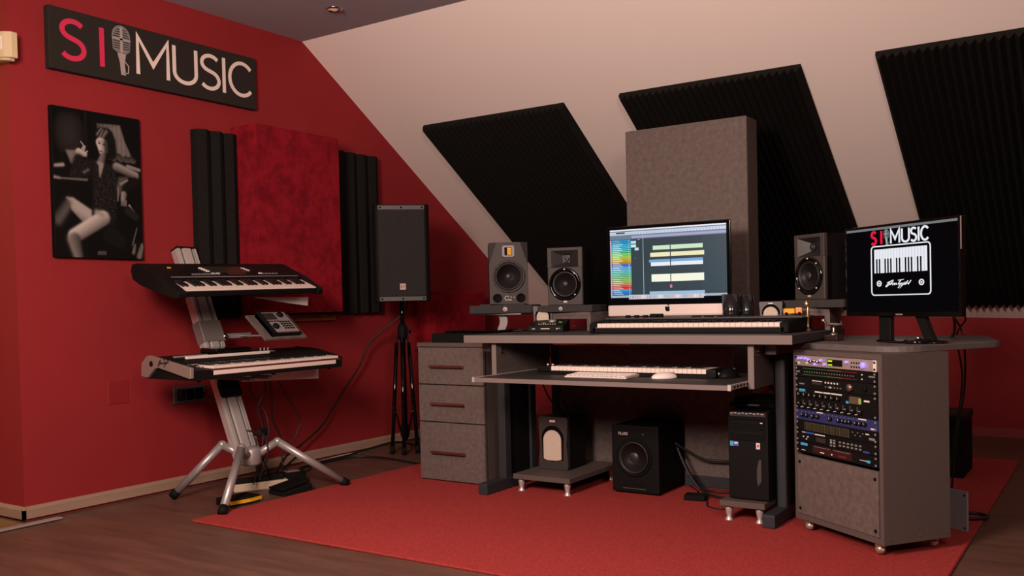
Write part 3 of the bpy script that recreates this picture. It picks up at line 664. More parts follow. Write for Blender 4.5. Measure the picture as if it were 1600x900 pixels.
b = B(); [b.box(-1.2386, -1.2376, 3.36+i*.035, 3.376+i*.035, .588, .597) for i in range(6)]; b.build('rail_slot', 'blackm', t)
B().box(-2.53, -1.565, 4.235, 4.255, .062, .700).build('back_panel', 'lamd', t)
B().box(-2.60, -1.11, 4.225, 4.265, .011, .065, .003).build('lower_beam', 'steel', t)
for X, sgn in ((-2.58, 1), (-1.185, 1)):
    lg = B().box(X-.026, X+.026, 3.575, 4.30, .011, .066, .008, 2).build('leg_foot', 'steel', t)
    B().box(X-.021, X+.021, 3.745, 3.800, .060, .700, .004).build('leg_post', 'steel', lg)
    B().box(X-.021, X+.021, 3.985, 4.040, .060, .700, .004).build('leg_post', 'steel', lg)
    B().box(X-.021, X+.021, 4.262, 4.30, .060, .700, .004).build('leg_post', 'steel', lg)
    B().box(X-.010, X+.010, 3.795, 3.99, .070, .690).build('leg_panel', 'rub', lg)
    B().box(X-.024, X+.024, 3.63, 4.22, .700, .749, .006, 2).build('top_bracket', 'steelm', t)
B().box(-1.115, -1.10, 3.66, 4.1, .30, .70, .002).build('side_stiffener', 'steel', t) if 0 else None

# tall grey panel
t = thing('grey_panel', 'tall grey fabric panel standing behind the computer screen', 'panel', (-2.232, 4.48, .0112))
B().box(0, .668, 0, .150, .0, 1.828, .002).build('board', 'lamd', t)
B().box(.668, .6705, .001, .149, .0, 1.826).build('side_face', 'lam', t)
# ---- speakers helper
def woofer(par, cx, cz, R, y, ring='black', capm='cap', depth=.03, capr=.3):
    B().lathe([(R*1.0, y+.001), (R*1.0, y-.006), (R*.90, y-.009), (R*.86, y-.004), (R*.80, y-.002)], c=(cx, 0, cz), axis='y', n=40).build('driver_ring', ring, par)
    c = B().lathe([(R*.86, y-.0045), (R*.80, y-.012), (R*.73, y-.006), (R*.70, y-.003), (R*.5, y+.35*depth-.004), (R*capr*.9, y+depth*.7-.004), (0, y+depth*.7)], c=(cx, -.0, cz), axis='y', n=40).build('woofer_cone', 'cone', par)
    B().lathe([(R*capr, y+depth*.62-.008), (R*capr*.85, y+depth*.35-.010), (R*capr*.5, y+depth*.15-.012), (0, y+depth*.08-.012)], c=(cx, 0, cz), axis='y', n=28).build('dust_cap', capm, c)
def holebox(par, w, d, h, hole, m, name='cabinet', y0=0, bev=.003):
    return B().box(-w/2, w/2, y0, d, 0, h, bev).build(name, m, par)
# stand for left-most monitor
LX, LY = -2.795, 4.14; ang_l = math.radians(36)
t = thing('monitor_stand', 'small metal stand with one curved post under the leftmost speaker', 'speaker stand', (LX, LY, .784), math.radians(12))
B().box(-.13, .13, -.11, .13, 0, .006, .002).build('base_plate', 'steel', t)
b = B()
for i in range(6):
    a = i/6; z0 = .006+i*.0135; off = .012*math.sin(a*PI)
    b.box(-.022-.006+off, .022-.006+off, -.07, -.058, z0, z0+.0140)
b.build('post', 'silverp', t)
B().box(-.150, .125, -.12, .11, .087, .094, .001).build('top_plate', 'silverp', t)
t = thing('isolation_pad', 'dark grey foam isolation pad under the leftmost speaker', 'foam pad', (LX, LY, .8785), math.radians(22), 'foam pads under the desk speakers')
B().prism([(-.13, 0), (.13, 0), (.13, .043), (-.13, .050)], -.12, .12, 'x').box(-.175, .165, -.145, .12, 0, .044, .004).build('foam', 'foam2' if 0 else mat('pad_foam', (.035, .031, .030), .95, bump=(200, .4, .002)), t)
b = B(); b.lathe([(.012, -.1485), (.012, -.1465), (.009, -.1465), (.009, -.1485)], c=(.02, 0, .022), axis='y', n=20); b.box(.017, .024, -.1485, -.1465, .018, .026); b.build('emblem', 'wprint', t)
# ADAM type speaker
t = thing('studio_monitor', 'graphite speaker with a yellow ribbon tweeter, leftmost on the desk', 'speaker', (LX+.02, LY-.015, .9290), ang_l)
Wa, Ha = .206, .325
B().box(-Wa/2, Wa/2, -.085, .18, 0, Ha, .003).build('cabinet', 'blackm', t)
fr = B(); fr.prism([(-Wa/2, 0), (Wa/2, 0), (Wa/2, .205), (.062, Ha), (-.062, Ha), (-Wa/2, .205)][::1], -.110, -.084, 'y'); fr.build('front_baffle', 'graphite', t)
# chamfered shoulders
for s_ in (-1, 1):
    b = B(); t2 = bmesh.new()
    vv = [t2.verts.new(p) for p in ((s_*Wa/2, -.110, .205), (s_*.062, -.110, Ha), (s_*Wa/2, -.084, Ha), (s_*.062, -.084, Ha), (s_*Wa/2, -.084, .205))]
    t2.faces.new((vv[0], vv[1], vv[2])); t2.faces.new((vv[1], vv[3], vv[2])); t2.faces.new((vv[0], vv[2], vv[4]))
    t2.faces.new((vv[0], vv[4], vv[3], vv[1])); t2.faces.new((vv[2], vv[3], vv[4]))
    bmesh.ops.recalc_face_normals(t2, faces=t2.faces); b._add(t2); b.build('shoulder', mat('dark_shoulder', (.03, .026, .026), .55), t)
tw = B().box(-.034, .034, -.1145, -.1095, .245, .310, .002).build('tweeter_plate', mat('tweeter_grey', (.16, .14, .16), .4, .5), t)
B().box(-.020, .018, -.1150, -.114, .256, .298).build('tweeter_slot', 'blackm', tw)
b = B(); [b.box(-.006, .016, -.1175, -.1145, .259+i*.0095, .2665+i*.0095, .001) for i in range(4)]; b.build('ribbon', 'orange', tw)
b = B(); [b.lathe([(.0025, -.1158), (.0025, -.114), (0, -.1158)][:2]+[(0, -.114)], c=(x_, 0, z_), axis='y', n=8) for x_ in (-.029, .029) for z_ in (.250, .305)]; b.build('screw', 'blackm', tw)
woofer(t, 0, .144, .086, -.110, 'graphite')
b = B(); [b.lathe([(.003, -.1185), (.003, -.112), (0, -.112)], c=(.081*math.cos(a*PI/3+.5), 0, .144+.081*math.sin(a*PI/3+.5)), axis='y', n=8) for a in range(6)]; b.build('screw', 'blackm', t)
for x_ in (-.062, .062): B().lathe([(.0245, -.1100), (.0245, -.1120), (.021, -.1125), (.020, -.1105), (0, -.1105)], c=(x_, 0, .030), axis='y', n=28).build('port', 'blackm', t)
b = B(); b.stroke(arc(-.012, .030, .011, .011, 20, 340, 16), .0022, -.1115, -.110); b.box(.008, .013, -.1115, -.110, .034, .038).box(.024, .028, -.1115, -.110, .032, .036).box(.0, .012, -.1115, -.110, .018, .022); b.build('marking', 'wprint', t)
# JBL type speaker
def waveguide_speaker(loc, rz, label, wide=.185, high=.295, deep=.23):
    t = thing('studio_monitor', label, 'speaker', loc, rz); w, h = wide, high
    B().box(-w/2, w/2, .036, deep, 0, h, .006, 2).box(-w/2, w/2, .018, .045, 0, h*.66, .003).box(-w/2, -w*.38, .018, .045, 0, h, .003).box(w*.38, w/2, .018, .045, 0, h, .003).box(-w/2, w/2, .018, .045, h*.95, h, .003).build('cabinet', 'blackm', t)
    b = B(); o_ = [(-w/2+.010, 0), (w/2-.010, 0), (w/2, .012), (w/2, h-.008), (w/2-.008, h), (-w/2+.008, h), (-w/2, h-.008), (-w/2, .012)]
    # baffle with recessed horn: frame strips
    hx, z0, z1 = w*.375, h*.665, h*.945
    b.box(-w/2, w/2, 0, .02, 0, z0, .004); b.box(-w/2, -hx, 0, .02, z0-.004, h, .002); b.box(hx, w/2, 0, .02, z0-.004, h, .002); b.box(-hx-.002, hx+.002, 0, .02, z1, h, .002)
    b.build('front_baffle', 'graphite', t)
    hb = bmesh.new(); zc = (z0+z1)/2
    O = [hb.verts.new(p) for p in ((-hx, .001, z0), (hx, .001, z0), (hx, .001, z1), (-hx, .001, z1))]
    N = [hb.verts.new(p) for p in ((-.018, .030, zc-.018), (.018, .030, zc-.018), (.018, .030, zc+.018), (-.018, .030, zc+.018))]
    for i in range(4): hb.faces.new((O[i], O[(i+1) % 4], N[(i+1) % 4], N[i]))
    hb.faces.new(N); bmesh.ops.recalc_face_normals(hb, faces=hb.faces)
    b = B(); b._add(hb); hn = b.build('waveguide', mat('satin_black', (.022, .019, .019), .3, spec=.6), t)
    B().lathe([(.016, .029), (.016, .020), (.012, .018), (.009, .022), (.006, .016), (0, .014)], c=(0, 0, zc), axis='y', n=24).build('tweeter', 'cap', hn)
    R = w*.455; c_z = h*.365
    B().lathe([(R, .002), (R, -.004), (R*.93, -.009), (R*.86, -.008), (R*.80, -.002), (R*.80, .001)], c=(0, 0, c_z), axis='y', n=44).build('gloss_ring', 'blackg', t)
    c = B().lathe([(R*.80, -.001), (R*.74, -.007), (R*.68, -.003), (R*.64, .000), (R*.24, -.0005+.0), (0, .0)], c=(0, 0, c_z), axis='y', n=40).build('woofer_cone', 'cone', t)
    B().lathe([(R*.24, -.002), (R*.20, -.007), (0, -.010)], c=(0, 0, c_z), axis='y', n=24).build('dust_cap', 'cap', c)
    b = B(); [b.box(-.004+R*.9*math.cos(a)-0, .004+R*.9*math.cos(a), -.0105, -.008, c_z+R*.9*math.sin(a)-.003, c_z+R*.9*math.sin(a)+.003, .001) for a in (PI/2, PI/4, -PI/4, 5*PI/4)]; b.build('ring_screw', 'wprint', t)
    B().box(-.0095, .0095, -.0015, .0005, h*.045, h*.105, .0005).build('badge', mat('badge_rose', (.60, .45, .42), .4), t)
    return t
waveguide_speaker((-2.375, 4.05, .9145), math.radians(14), 'black speaker with square waveguide and glossy ring, second from left on the desk')
waveguide_speaker((-1.150, 4.07, .9155), math.radians(-32), 'black speaker with square waveguide, rightmost on the desk beside the second screen', .185, .287, .2)
padm = mat('pad_foam', (.035, .031, .030), .95, bump=(200, .4, .002))
for loc, rz, w0, w1, lb in (((-2.375, 4.06, .8805), math.radians(8), -.15, .15, 'dark grey foam isolation pad under the second speaker from the left'), ((-1.150, 4.08, .8815), math.radians(-20), -.135, .19, 'dark grey foam isolation pad under the rightmost desk speaker')):
    t = thing('isolation_pad', lb, 'foam pad', loc, rz, 'foam pads under the desk speakers'); B().box(w0, w1, -.03, .19, 0, .034, .005, 2).build('foam', padm, t)
    if rz > 0:
        b = B(); b.lathe([(.010, -.0325), (.010, -.0305), (.007, -.0305), (.007, -.0325)], c=(-.02, 0, .017), axis='y', n=20); b.build('emblem', 'wprint', t)
for X0, X1, Y0, zt, lb in ((-2.53, -2.235, 4.055, .879, 'grey wooden riser under the second speaker from the left'), (-1.295, -1.062, 4.06, .880, 'grey wooden riser under the rightmost desk speaker')):
    t = thing('speaker_riser', lb, 'riser', (X0, Y0, .784)); w = X1-X0; z = zt-.784
    B().box(0, w, 0, .20, z-.018, z, .001).build('top_board', 'edge' if 0 else 'lamd', t)
    B().box(0, .022, .004, .195, 0, z-.018).build('side', 'lamd', t); B().box(w-.022, w, .004, .195, 0, z-.018).build('side', 'lamd', t)
    B().box(.022, w-.022, .004, .016, z-.034, z-.018).build('rail', 'lamd', t)
t = thing('isolation_pad', 'short dark pad end showing behind the second screen', 'foam pad', (-1.0, 4.02, .785)) if 0 else None
# small arched speakers
def arched_speaker(loc, rz, w, d, h, label):
    t = thing('small_speaker', label, 'speaker', loc, rz); r = w/2
    n = 10
    b = B(); b.box(-r, r, .016, d, 0, h, .006, 2); b.build('cabinet', 'black', t)
    pts = [(-r*.93, 0), (r*.93, 0), (r, .02), (r*.90, h*.45), (r, h*.96), (r*.9, h), (-r*.9, h), (-r, h*.96), (-r*.90, h*.45), (-r, .02)]
    B().prism(pts, -.004, .016, 'y', .002).build('front_baffle', 'silbaf', t)
    R1 = r*.74; zc = h*.60
    p1 = [(-R1, zc), (-R1*.92, h*.19), (0, h*.155), (R1*.92, h*.19), (R1, zc)]+arc(0, zc, R1, R1, 0, 180, 16)[1:-1]
    B().prism(p1, -.008, -.003, 'y').build('arch_recess', 'blackg', t)
    R2 = r*.60; zc2 = h*.565
    p2 = [(-R2, zc2), (-R2*1.0, h*.20), (-R2*.5, h*.175), (R2*.5, h*.175), (R2, h*.20), (R2, zc2)]+arc(0, zc2, R2, R2, 0, 180, 16)[1:-1]
    B().prism(p2, -.013, -.007, 'y', .002).build('cloth_grille', 'cream', t)
    B().box(-.012*h/.27-.004, .012*h/.27+.004, -.0065, -.003, h*.905, h*.945).build('badge', 'wprint', t)
    return t
arched_speaker((-2.50, 4.03, .785), math.radians(28), .105, .10, .130, 'small arched speaker with cream grille on the desk behind the audio interface')
arched_speaker((-1.315, 4.05, .785), math.radians(10), .105, .10, .128, 'small arched speaker with cream grille on the desk right of the black cup')
# bench under the desk with the larger one
def plat(loc, w, d, label):
    t = thing('low_platform', label, 'platform', loc, 0)
    B().box(0, w, 0, d, .062, .086, .001).build('board', 'lam', t)
    for x_ in (.03, w-.03):
        for y_ in (.03, d-.03): B().lathe([(.018, 0), (.016, .004), (.009, .018), (.013, .030), (.016, .050), (.016, .062)], c=(x_, y_, 0), n=18).build('foot', 'silver', t)
plat((-2.50, 3.72, .011), .32, .50, 'low grey platform on silver feet under the arched floor speaker')
plat((-1.405, 3.62, .011), .190, .50, 'low grey platform on silver feet under the computer tower')
arched_speaker((-2.375, 3.90, .098), math.radians(2), .168, .19, .262, 'larger arched speaker with beige grille on the low platform under the desk')
# subwoofer
t = thing('subwoofer', 'black cube subwoofer on the red carpet under the desk', 'subwoofer', (-1.937, 3.925, .0115))
B().box(-.122, .122, .016, .30, .012, .325, .010, 2).build('cabinet', 'blackm', t)
B().box(-.122, .122, -.004, .020, .008, .327, .008, 2).build('front_baffle', 'black', t)
woofer(t, -.004, .175, .092, -.004, 'blackm', 'cap', .035, .45)
B().box(-.062, .050, -.006, -.003, .030, .052, .001).build('port', 'blackm', t); B().box(-.066, .054, -.006, -.002, .025, .030).build('port_lip', 'graphite', t)
text('FLUID', .019, 'wprint', t, (-.060, -.0048, .286), name='badge'); B().lathe([(.002, -.006), (.002, -.004), (0, -.004)], c=(.045, 0, .288), axis='y', n=8).build('indicator', 'wprint', t)
for x_ in (-.10, .10):
    for y_ in (.03, .27): B().cyl(.014, (x_, y_, 0), (x_, y_, .013), 12).build('foot', 'rub', t)
# pc tower
t = thing('computer_tower', 'black computer tower on the low platform at the right desk leg', 'computer', (-1.293, 3.665, .0975))
w = .172; h = .372
B().box(-w/2, w/2, .012, .42, 0, h, .004).build('case', 'blackm', t)
B().box(-w/2+.002, w/2-.002, -.006, .014, .004, h-.004, .006, 2).build('front_panel', 'black', t)
B().box(-w/2+.010, w/2-.010, -.0085, -.004, h-.026, h-.008, .001).build('top_strip', mat('dark_grey_plastic', (.05, .045, .045), .4), t)
b = B()
for i in range(9): b.box(-w/2+.014+i*.016, -w/2+.024+i*.016, -.0095, -.008, h-.016+(i % 2)*.002, h-.012+(i % 2)*.002)
b.build('port_row', 'wprint', t)
dr = B().box(-w/2+.012, w/2-.012, -.009, -.004, h-.125, h-.036, .001).build('drive_bay', 'blackm', t)
for z_ in (h-.056, h-.100): B().box(-w/2+.018, w/2-.018, -.011, -.008, z_, z_+.014, .001).build('drive_tray', 'black', dr)
B().box(w/2-.032, w/2-.022, -.012, -.010, h-.052, h-.048).build('eject_button', 'wprint', dr)
B().lathe([(.005, -.0105), (.005, -.0085), (0, -.0085)], c=(w/2-.030, 0, h-.073), axis='y', n=12).build('power_button', 'blackg', dr)
B().box(-w/2+.010, -w/2+.024, -.0068, -.0055, h-.150, h-.130).build('sticker', 'cyan', t); B().box(-w/2+.025, -w/2+.046, -.0068, -.0055, h-.150, h-.130).build('sticker', 'stk', t)
B().box(-w/2+.028, -w/2+.043, -.0072, -.0066, h-.141, h-.134).build('sticker_print', 'wprint', t)
B().box(w/2-.052, w/2-.036, -.0068, -.0055, h-.158, h-.132).build('sticker', 'stw', t); B().box(w/2-.048, w/2-.040, -.0072, -.0066, h-.150, h-.140).build('sticker_print', 'str_', t)
B().prism([(w/2-.050, h-.24), (w/2-.040, h-.20), (w/2-.032, h-.20), (w/2-.032, h-.29), (w/2-.045, h-.31), (w/2-.050, h-.29)], -.0075, -.005, 'y').build('handle_groove', mat('dark_grey_plastic', (.05, .045, .045), .4), t)
# items on the tower
t = thing('black_binder', 'black flat device with cables on top of the computer tower', 'device', (-1.30, 3.74, .471))
B().box(-.10, .09, 0, .26, 0, .020, .004).box(-.085, .085, .01, .24, .020, .036, .003).build('case', 'rub', t)
B().box(-.02, .03, -.001, .001, .008, .014).build('label_strip', 'gprint', t)
cable([(-1.24, 3.85, .51), (-1.22, 3.80, .535), (-1.215, 3.76, .52), (-1.225, 3.74, .545), (-1.24, 3.80, .56), (-1.26, 3.9, .535), (-1.25, 3.95, .51)], .004, 'tangled grey cable on top of the computer tower')
# sub cables
cable([(-1.81, 4.10, .24), (-1.76, 4.13, .20), (-1.70, 4.16, .165), (-1.62, 4.18, .155), (-1.50, 4.18, .165), (-1.42, 4.15, .17)], .006, 'black cable sagging from the subwoofer to the computer tower')
cable([(-1.81, 4.12, .22), (-1.77, 4.10, .15), (-1.72, 4.08, .08), (-1.66, 4.06, .030), (-1.58, 4.02, .018), (-1.50, 4.0, .018), (-1.44, 3.98, .022)], .007, 'thick black cable dropping from the subwoofer to the carpet')
cable([(-1.81, 4.15, .20), (-1.78, 4.15, .13), (-1.74, 4.15, .07), (-1.68, 4.13, .025), (-1.60, 4.12, .018), (-1.50, 4.16, .018)], .006, 'black cable behind the thick one dropping from the subwoofer')
cable([(-1.44, 4.14, .50), (-1.50, 4.15, .43), (-1.535, 4.16, .35), (-1.53, 4.17, .25), (-1.50, 4.16, .15), (-1.44, 4.13, .10)], .003, 'thin black cable hanging in front of the desk back panel')
cable([(-1.64, 3.95, .03), (-1.67, 4.02, .018), (-1.70, 4.10, .018), (-1.78, 4.20, .018)], .003, 'thin cable from the small black adapter on the carpet')
cable([(-1.63, 4.05, .017), (-1.58, 3.92, .015), (-1.54, 3.83, .015), (-1.47, 3.80, .015), (-1.43, 3.84, .016)], .003, 'thin cable lying on the carpet beside the computer platform')
t = thing('adapter', 'small black adapter box lying on the carpet beside the subwoofer', 'adapter', (-1.645, 3.945, .0115), math.radians(10))
B().box(-.048, .048, -.032, .032, 0, .026, .003).build('housing', 'black', t)
# cables behind the left side under desk
cable([(-2.42, 3.96, .72), (-2.43, 3.98, .66), (-2.42, 4.02, .60), (-2.41, 4.05, .45), (-2.40, 4.10, .36)], .004, 'thin black cable hanging behind the left end of the pull-out shelf')
cable([(-2.53, 4.05, .52), (-2.48, 4.05, .43), (-2.42, 4.05, .38), (-2.38, 4.10, .34)], .004, 'black cable slanting down to the arched floor speaker')

# ================================================================ ON THE DESK
# iMac
t = thing('desktop_computer', 'silver all-in-one computer on the desk showing a music editing screen', 'computer', (-1.880, 4.20, .786), math.radians(1.5))
w = .652
b = B(); b.box(-w/2, w/2, 0, .012, .118, .522, .006, 2); b.build('glass_front', 'blackg', t)
b = B(); b.box(-w/2, w/2, .0005, .013, .066, .136, .008, 2); b.build('chin', 'imac', t)
b = B(); b.prism([(0.012, .075), (.030, .11), (.055, .30), (.030, .49), (.012, .515)], -w/2+.02, w/2-.02, 'x', .002); b.build('back_shell', 'imac', t)
b = B(); b.prism([(.045, .22), (.060, .22), (.085, .012), (.085, .0), (-.06, .0), (-.06, .005), (.07, .010)], -.10, .10, 'x'); b.build('foot', 'imac', t)
b = B(); ap = [(-.2, .55), (-.45, .62), (-.62, .40), (-.62, 0), (-.45, -.45), (-.2, -.62), (0, -.52), (.2, -.62), (.45, -.42), (.6, -.12), (.42, .05), (.42, .30), (.56, .48), (.40, .60), (.2, .56), (0, .48)]
b.prism([(x*.021, .100+z*.021) for x, z in ap][::-1], -.0008, .0006, 'y'); b.prism([(.0, .113), (.001, .121), (.007, .126), (.008, .119)][::-1], -.0008, .0006, 'y'); b.build('emblem', 'blackm', t)
HH, WW = 150, 264
S = np.zeros((HH, WW, 3)); S[:] = lin((52, 66, 74))
def R_(x0, x1, y0, y1, c): S[int(y0*HH):max(int(y1*HH), int(y0*HH)+1), int(x0*WW):max(int(x1*WW), int(x0*WW)+1)] = lin(c)
for i in range(0, WW, 4): S[:, i] = S[:, i]*.8
S[:, :] *= (1+.05*rs.rand(HH, WW, 1))
S[int(.12*HH):int(.93*HH), int(.80*WW):] = S[int(.12*HH):int(.93*HH), int(.80*WW):]*.9+lin((40, 90, 110))*.12
R_(0, 1, 0, .022, (235, 238, 250)); R_(0, 1, .022, .036, (120, 110, 140)); R_(0, 1, .036, .095, (190, 205, 220)); R_(0, 1, .085, .10, (120, 130, 150)); R_(0, 1, .10, .135, (165, 165, 205)); R_(0, 1, .135, .150, (110, 115, 140))
for i in range(60): x = .2+i*.0133; R_(x, x+.005, .062, .075, (235, 240, 245) if i % 2 else (150, 165, 180))
R_(0, .20, .095, .15, (110, 125, 145)); R_(.06, .14, .045, .06, (60, 65, 80))
cols = [(40, 150, 205), (30, 150, 200), (50, 175, 215), (60, 190, 215), (60, 190, 215), (70, 195, 200), (100, 200, 150), (110, 200, 110), (110, 195, 95), (165, 190, 70), (185, 165, 45), (190, 150, 40), (185, 125, 45), (60, 105, 180), (70, 125, 195), (110, 170, 215), (110, 200, 225), (100, 205, 195), (100, 205, 180), (110, 205, 140), (125, 205, 110), (150, 205, 100), (165, 200, 105), (185, 175, 110), (200, 145, 100), (215, 75, 70), (215, 60, 60), (70, 150, 200), (40, 120, 185), (40, 110, 175)]
n = len(cols); y0 = .155; dy = (.965-y0)/n
for i, c in enumerate(cols):
    R_(.012, .19, y0+i*dy, y0+(i+1)*dy-.004, c)
    cc = tuple(min(255, int(q*.4+150)) for q in c); R_(.025, .085+.03*((i*7) % 3)/2, y0+i*dy+.006, y0+i*dy+.018, cc); R_(.17, .178, y0+i*dy+.006, y0+i*dy+.014, (235, 235, 235))
R_(0, .012, .155, .97, (200, 170, 190)); R_(.19, .235, .175, .215, (185, 225, 235)); R_(.19, .235, .23, .27, (200, 235, 240)); R_(.225, .26, .275, .315, (190, 225, 230)); R_(.225, .229, .42, .43, (230, 230, 230))
R_(.297, .301, .08, .965, (190, 200, 205)); R_(.25, .27, .155, .165, (200, 205, 210))
def clip(x0, xm, x1, y0, y1, c): R_(x0, xm-.004, y0, y1, c); R_(xm+.004, x1, y0, y1, c)
clip(.385, .535, .81, .265, .32, (205, 230, 200)); R_(.385, .81, .322, .345, (55, 75, 60))
clip(.36, .535, .82, .365, .42, (240, 232, 190)); clip(.35, .535, .81, .463, .50, (120, 165, 210)); clip(.365, .535, .81, .50, .555, (232, 236, 244))
clip(.37, .537, .815, .675, .785, (245, 246, 225)); R_(.530, .546, .83, .878, (215, 120, 140)); clip(.35, .0, .82, .925, .965, (155, 190, 220)) if 0 else R_(.35, .82, .925, .965, (155, 190, 220))
R_(0, 1, .970, 1, (160, 180, 195)); R_(.19, .74, .965, .985, (50, 55, 70)); R_(.175, .825, .975, 1, (215, 215, 225))
grid_picture('screen', S, .612, .344, t, (0, -.0022, .160), 'scr')
D_ = np.zeros((7, 90, 3)); D_[:] = lin((205, 205, 215))
dc = [(120, 125, 140), (170, 90, 100), (200, 200, 205), (90, 110, 160), (230, 225, 235), (60, 70, 110), (190, 150, 90)]
for i in range(29): D_[1:6, i*3+1:i*3+3] = lin(dc[(i*5) % 7])*.5+lin((215, 215, 222))*.5
grid_picture('dock', D_, .395, .022, t, (-.008, -.0034, .151), 'scr')
# MIDI keyboard on the desk
t = thing('midi_keyboard', 'dark grey controller keyboard lying on the desk in front of the silver computer', 'keyboard', (-2.045, 3.695, .7845))
Lk = .915; D = .33
b = B(); b.prism([(0, .003), (.01, 0), (D, 0), (D, .050), (D-.02, .055), (.165, .055), (.16, .040), (.02, .030), (.018, .024), (0, .024)], .02, Lk-.02, 'x')
b.prism([(0, .0), (D, 0), (D, .054), (D-.02, .060), (.15, .060), (.05, .054), (.0, .044)], 0, .036, 'x', .006); b.prism([(0, .0), (D, 0), (D, .054), (D-.02, .060), (.15, .060), (.05, .054), (.0, .044)], Lk-.036, Lk+.002, 'x', .006)
b.build('case', 'rub', t)
B().box(-.0, Lk+.012, .16, D+.01, .057, .066, .003).build('top_lip', mat('dark_grey_plastic', (.05, .045, .045), .4), t)
B().box(.034, Lk-.034, .004, .016, .020, .0265).build('felt', 'gprint', t)
make_keys(t, 36, (Lk-.075)/36, .135, .0375, .010, .044, .018)
b = B()
for i in range(4): b.lathe([(.013, .066), (.012, .077), (.006, .078), (0, .078)], c=(.10+i*.045, .20, 0), n=14)
b.lathe([(.016, .066), (.016, .082), (0, .083)], c=(.215, .23, 0), n=14); b.lathe([(.016, .066), (.016, .082), (0, .083)], c=(.25, .23, 0), n=14)
b.build('knob', 'rub', t)
b = B(); [b.box(.42+i*.06, .46+i*.06, .19, .21, .066, .070, .001) for i in range(5)]; b.build('button', 'black', t)
# audio interface
t = thing('audio_interface', 'black wedge-shaped audio interface with small lit marks, left on the desk', 'audio interface', (-2.405, 3.90, .785), math.radians(17))
B().prism([(0, 0), (.15, 0), (.15, .058), (.02, .034), (0, .030)], -.09, .09, 'x', .002).build('case', 'black', t)
b = B(); b.lathe([(.020, 0), (.019, .012), (0, .013)], c=(0, 0, 0), n=20, mtx=Matrix.Translation((.015, .085, .046)) @ Matrix.Rotation(math.radians(10.5), 4, 'X')); b.build('volume_knob', 'silverp', t)
b = B(); [b.box(-.045+i*.012, -.040+i*.012, .030, .034, .0355, .0385) for i in range(8)]; b.box(-.07, -.055, -.001, 0, .014, .017).box(.055, .062, -.001, 0, .012, .018).box(.068, .073, -.001, 0, .015, .018); b.build('marking', 'wprint', t)
b = B(); b.box(-.03, -.015, .055, .058, .040, .043).box(.05, .066, .075, .078, .044, .047); b.build('led', 'grnled', t)
text('AUDIO', .010, 'wprint', t, (-.005, -.0006, .0155), ext=.0002) if 0 else B().box(-.025, .020, -.001, 0, .0135, .0175).build('maker_mark', 'wprint', t)
cable([(-2.32, 4.03, .81), (-2.27, 4.10, .80), (-2.25, 4.14, .79)], .003, 'thin dark cable behind the audio interface')
# cup, cushion object, figurines
t = thing('black_cup', 'tall smoky black cup on the desk right of the silver computer', 'cup', (-1.515, 4.10, .785))
B().lathe([(0, 0), (.040, 0), (.044, .165), (.040, .165), (.037, .008), (0, .008)], n=28).build('body', 'clear', t)
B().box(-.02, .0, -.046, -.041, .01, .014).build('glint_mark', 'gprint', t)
t = thing('black_cup', 'smaller black cup behind the tall one on the desk', 'cup', (-1.455, 4.14, .785))
B().lathe([(0, 0), (.030, 0), (.033, .160), (.029, .160), (.027, .008), (0, .008)], n=24).build('body', 'clear', t)
t = thing('toy_truck', 'small yellow and orange toy truck on top of the controller keyboard', 'toy', (-1.195, 3.99, .8510), math.radians(12))
B().box(-.042, .006, -.016, .016, .006, .030, .004).build('cargo_body', 'yellow', t)
B().box(.008, .036, -.015, .015, .006, .034, .007, 2).build('cab', mat('toy_orange', (.85, .28, .05), .35), t)
b = B(); [b.cyl(.007, (x_, -.017, .007), (x_, .017, .007), 12) for x_ in (-.03, .024)]; b.build('wheel', 'rub', t)
t = thing('brass_figurine', 'slim upright brass figurine on the right corner of the desk', 'figurine', (-1.118, 3.93, .7845))
B().lathe([(.014, 0), (.013, .006), (.006, .010), (.005, .03), (.0065, .06), (.0055, .085), (.004, .100), (.003, .105), (0, .107)], n=14).build('body', 'brass', t)
B().lathe([(0, -.013), (.009, -.006), (.010, .004), (.004, .014), (0, .020)], c=(-.006, 0, .112), n=12, sy=.5).build('head', 'brass', t)
# trophy : small aeroplane on a round base
t = thing('silver_trophy', 'small silver aeroplane trophy on a dark base, on the rack top', 'trophy', (-1.005, 3.90, .7465), math.radians(-25))
B().box(-.034, .034, -.024, .024, 0, .022, .003).build('base', 'dwood', t)
B().lathe([(.017, .022), (.017, .026), (.007, .032), (.004, .040), (.006, .052), (.003, .056)], n=18).build('stem', 'pewter', t)
b = B(); b.lathe([(0, -.038), (.005, -.034), (.007, -.012), (.006, .010), (.003, .040), (0, .044)], c=(0, 0, .066), axis='x', n=12)
b.box(-.010, .004, -.034, .034, .064, .067, .001); b.box(.032, .042, -.014, .014, .066, .068, .0008); b.box(.034, .042, -.001, .001, .066, .080); b.box(-.039, -.037, -.001, .001, .054, .080)
b.build('aeroplane', 'pewter', t)
B().lathe([(0, -.009), (.008, -.005), (.008, .005), (0, .009)], c=(-.052, 0, .082), n=12).build('ball', 'pewter', t)
B().tube([(-.050, 0, .076), (-.035, 0, .070), (-.01, 0, .062)], .0018, 6, 3).build('wire', 'pewter', t)

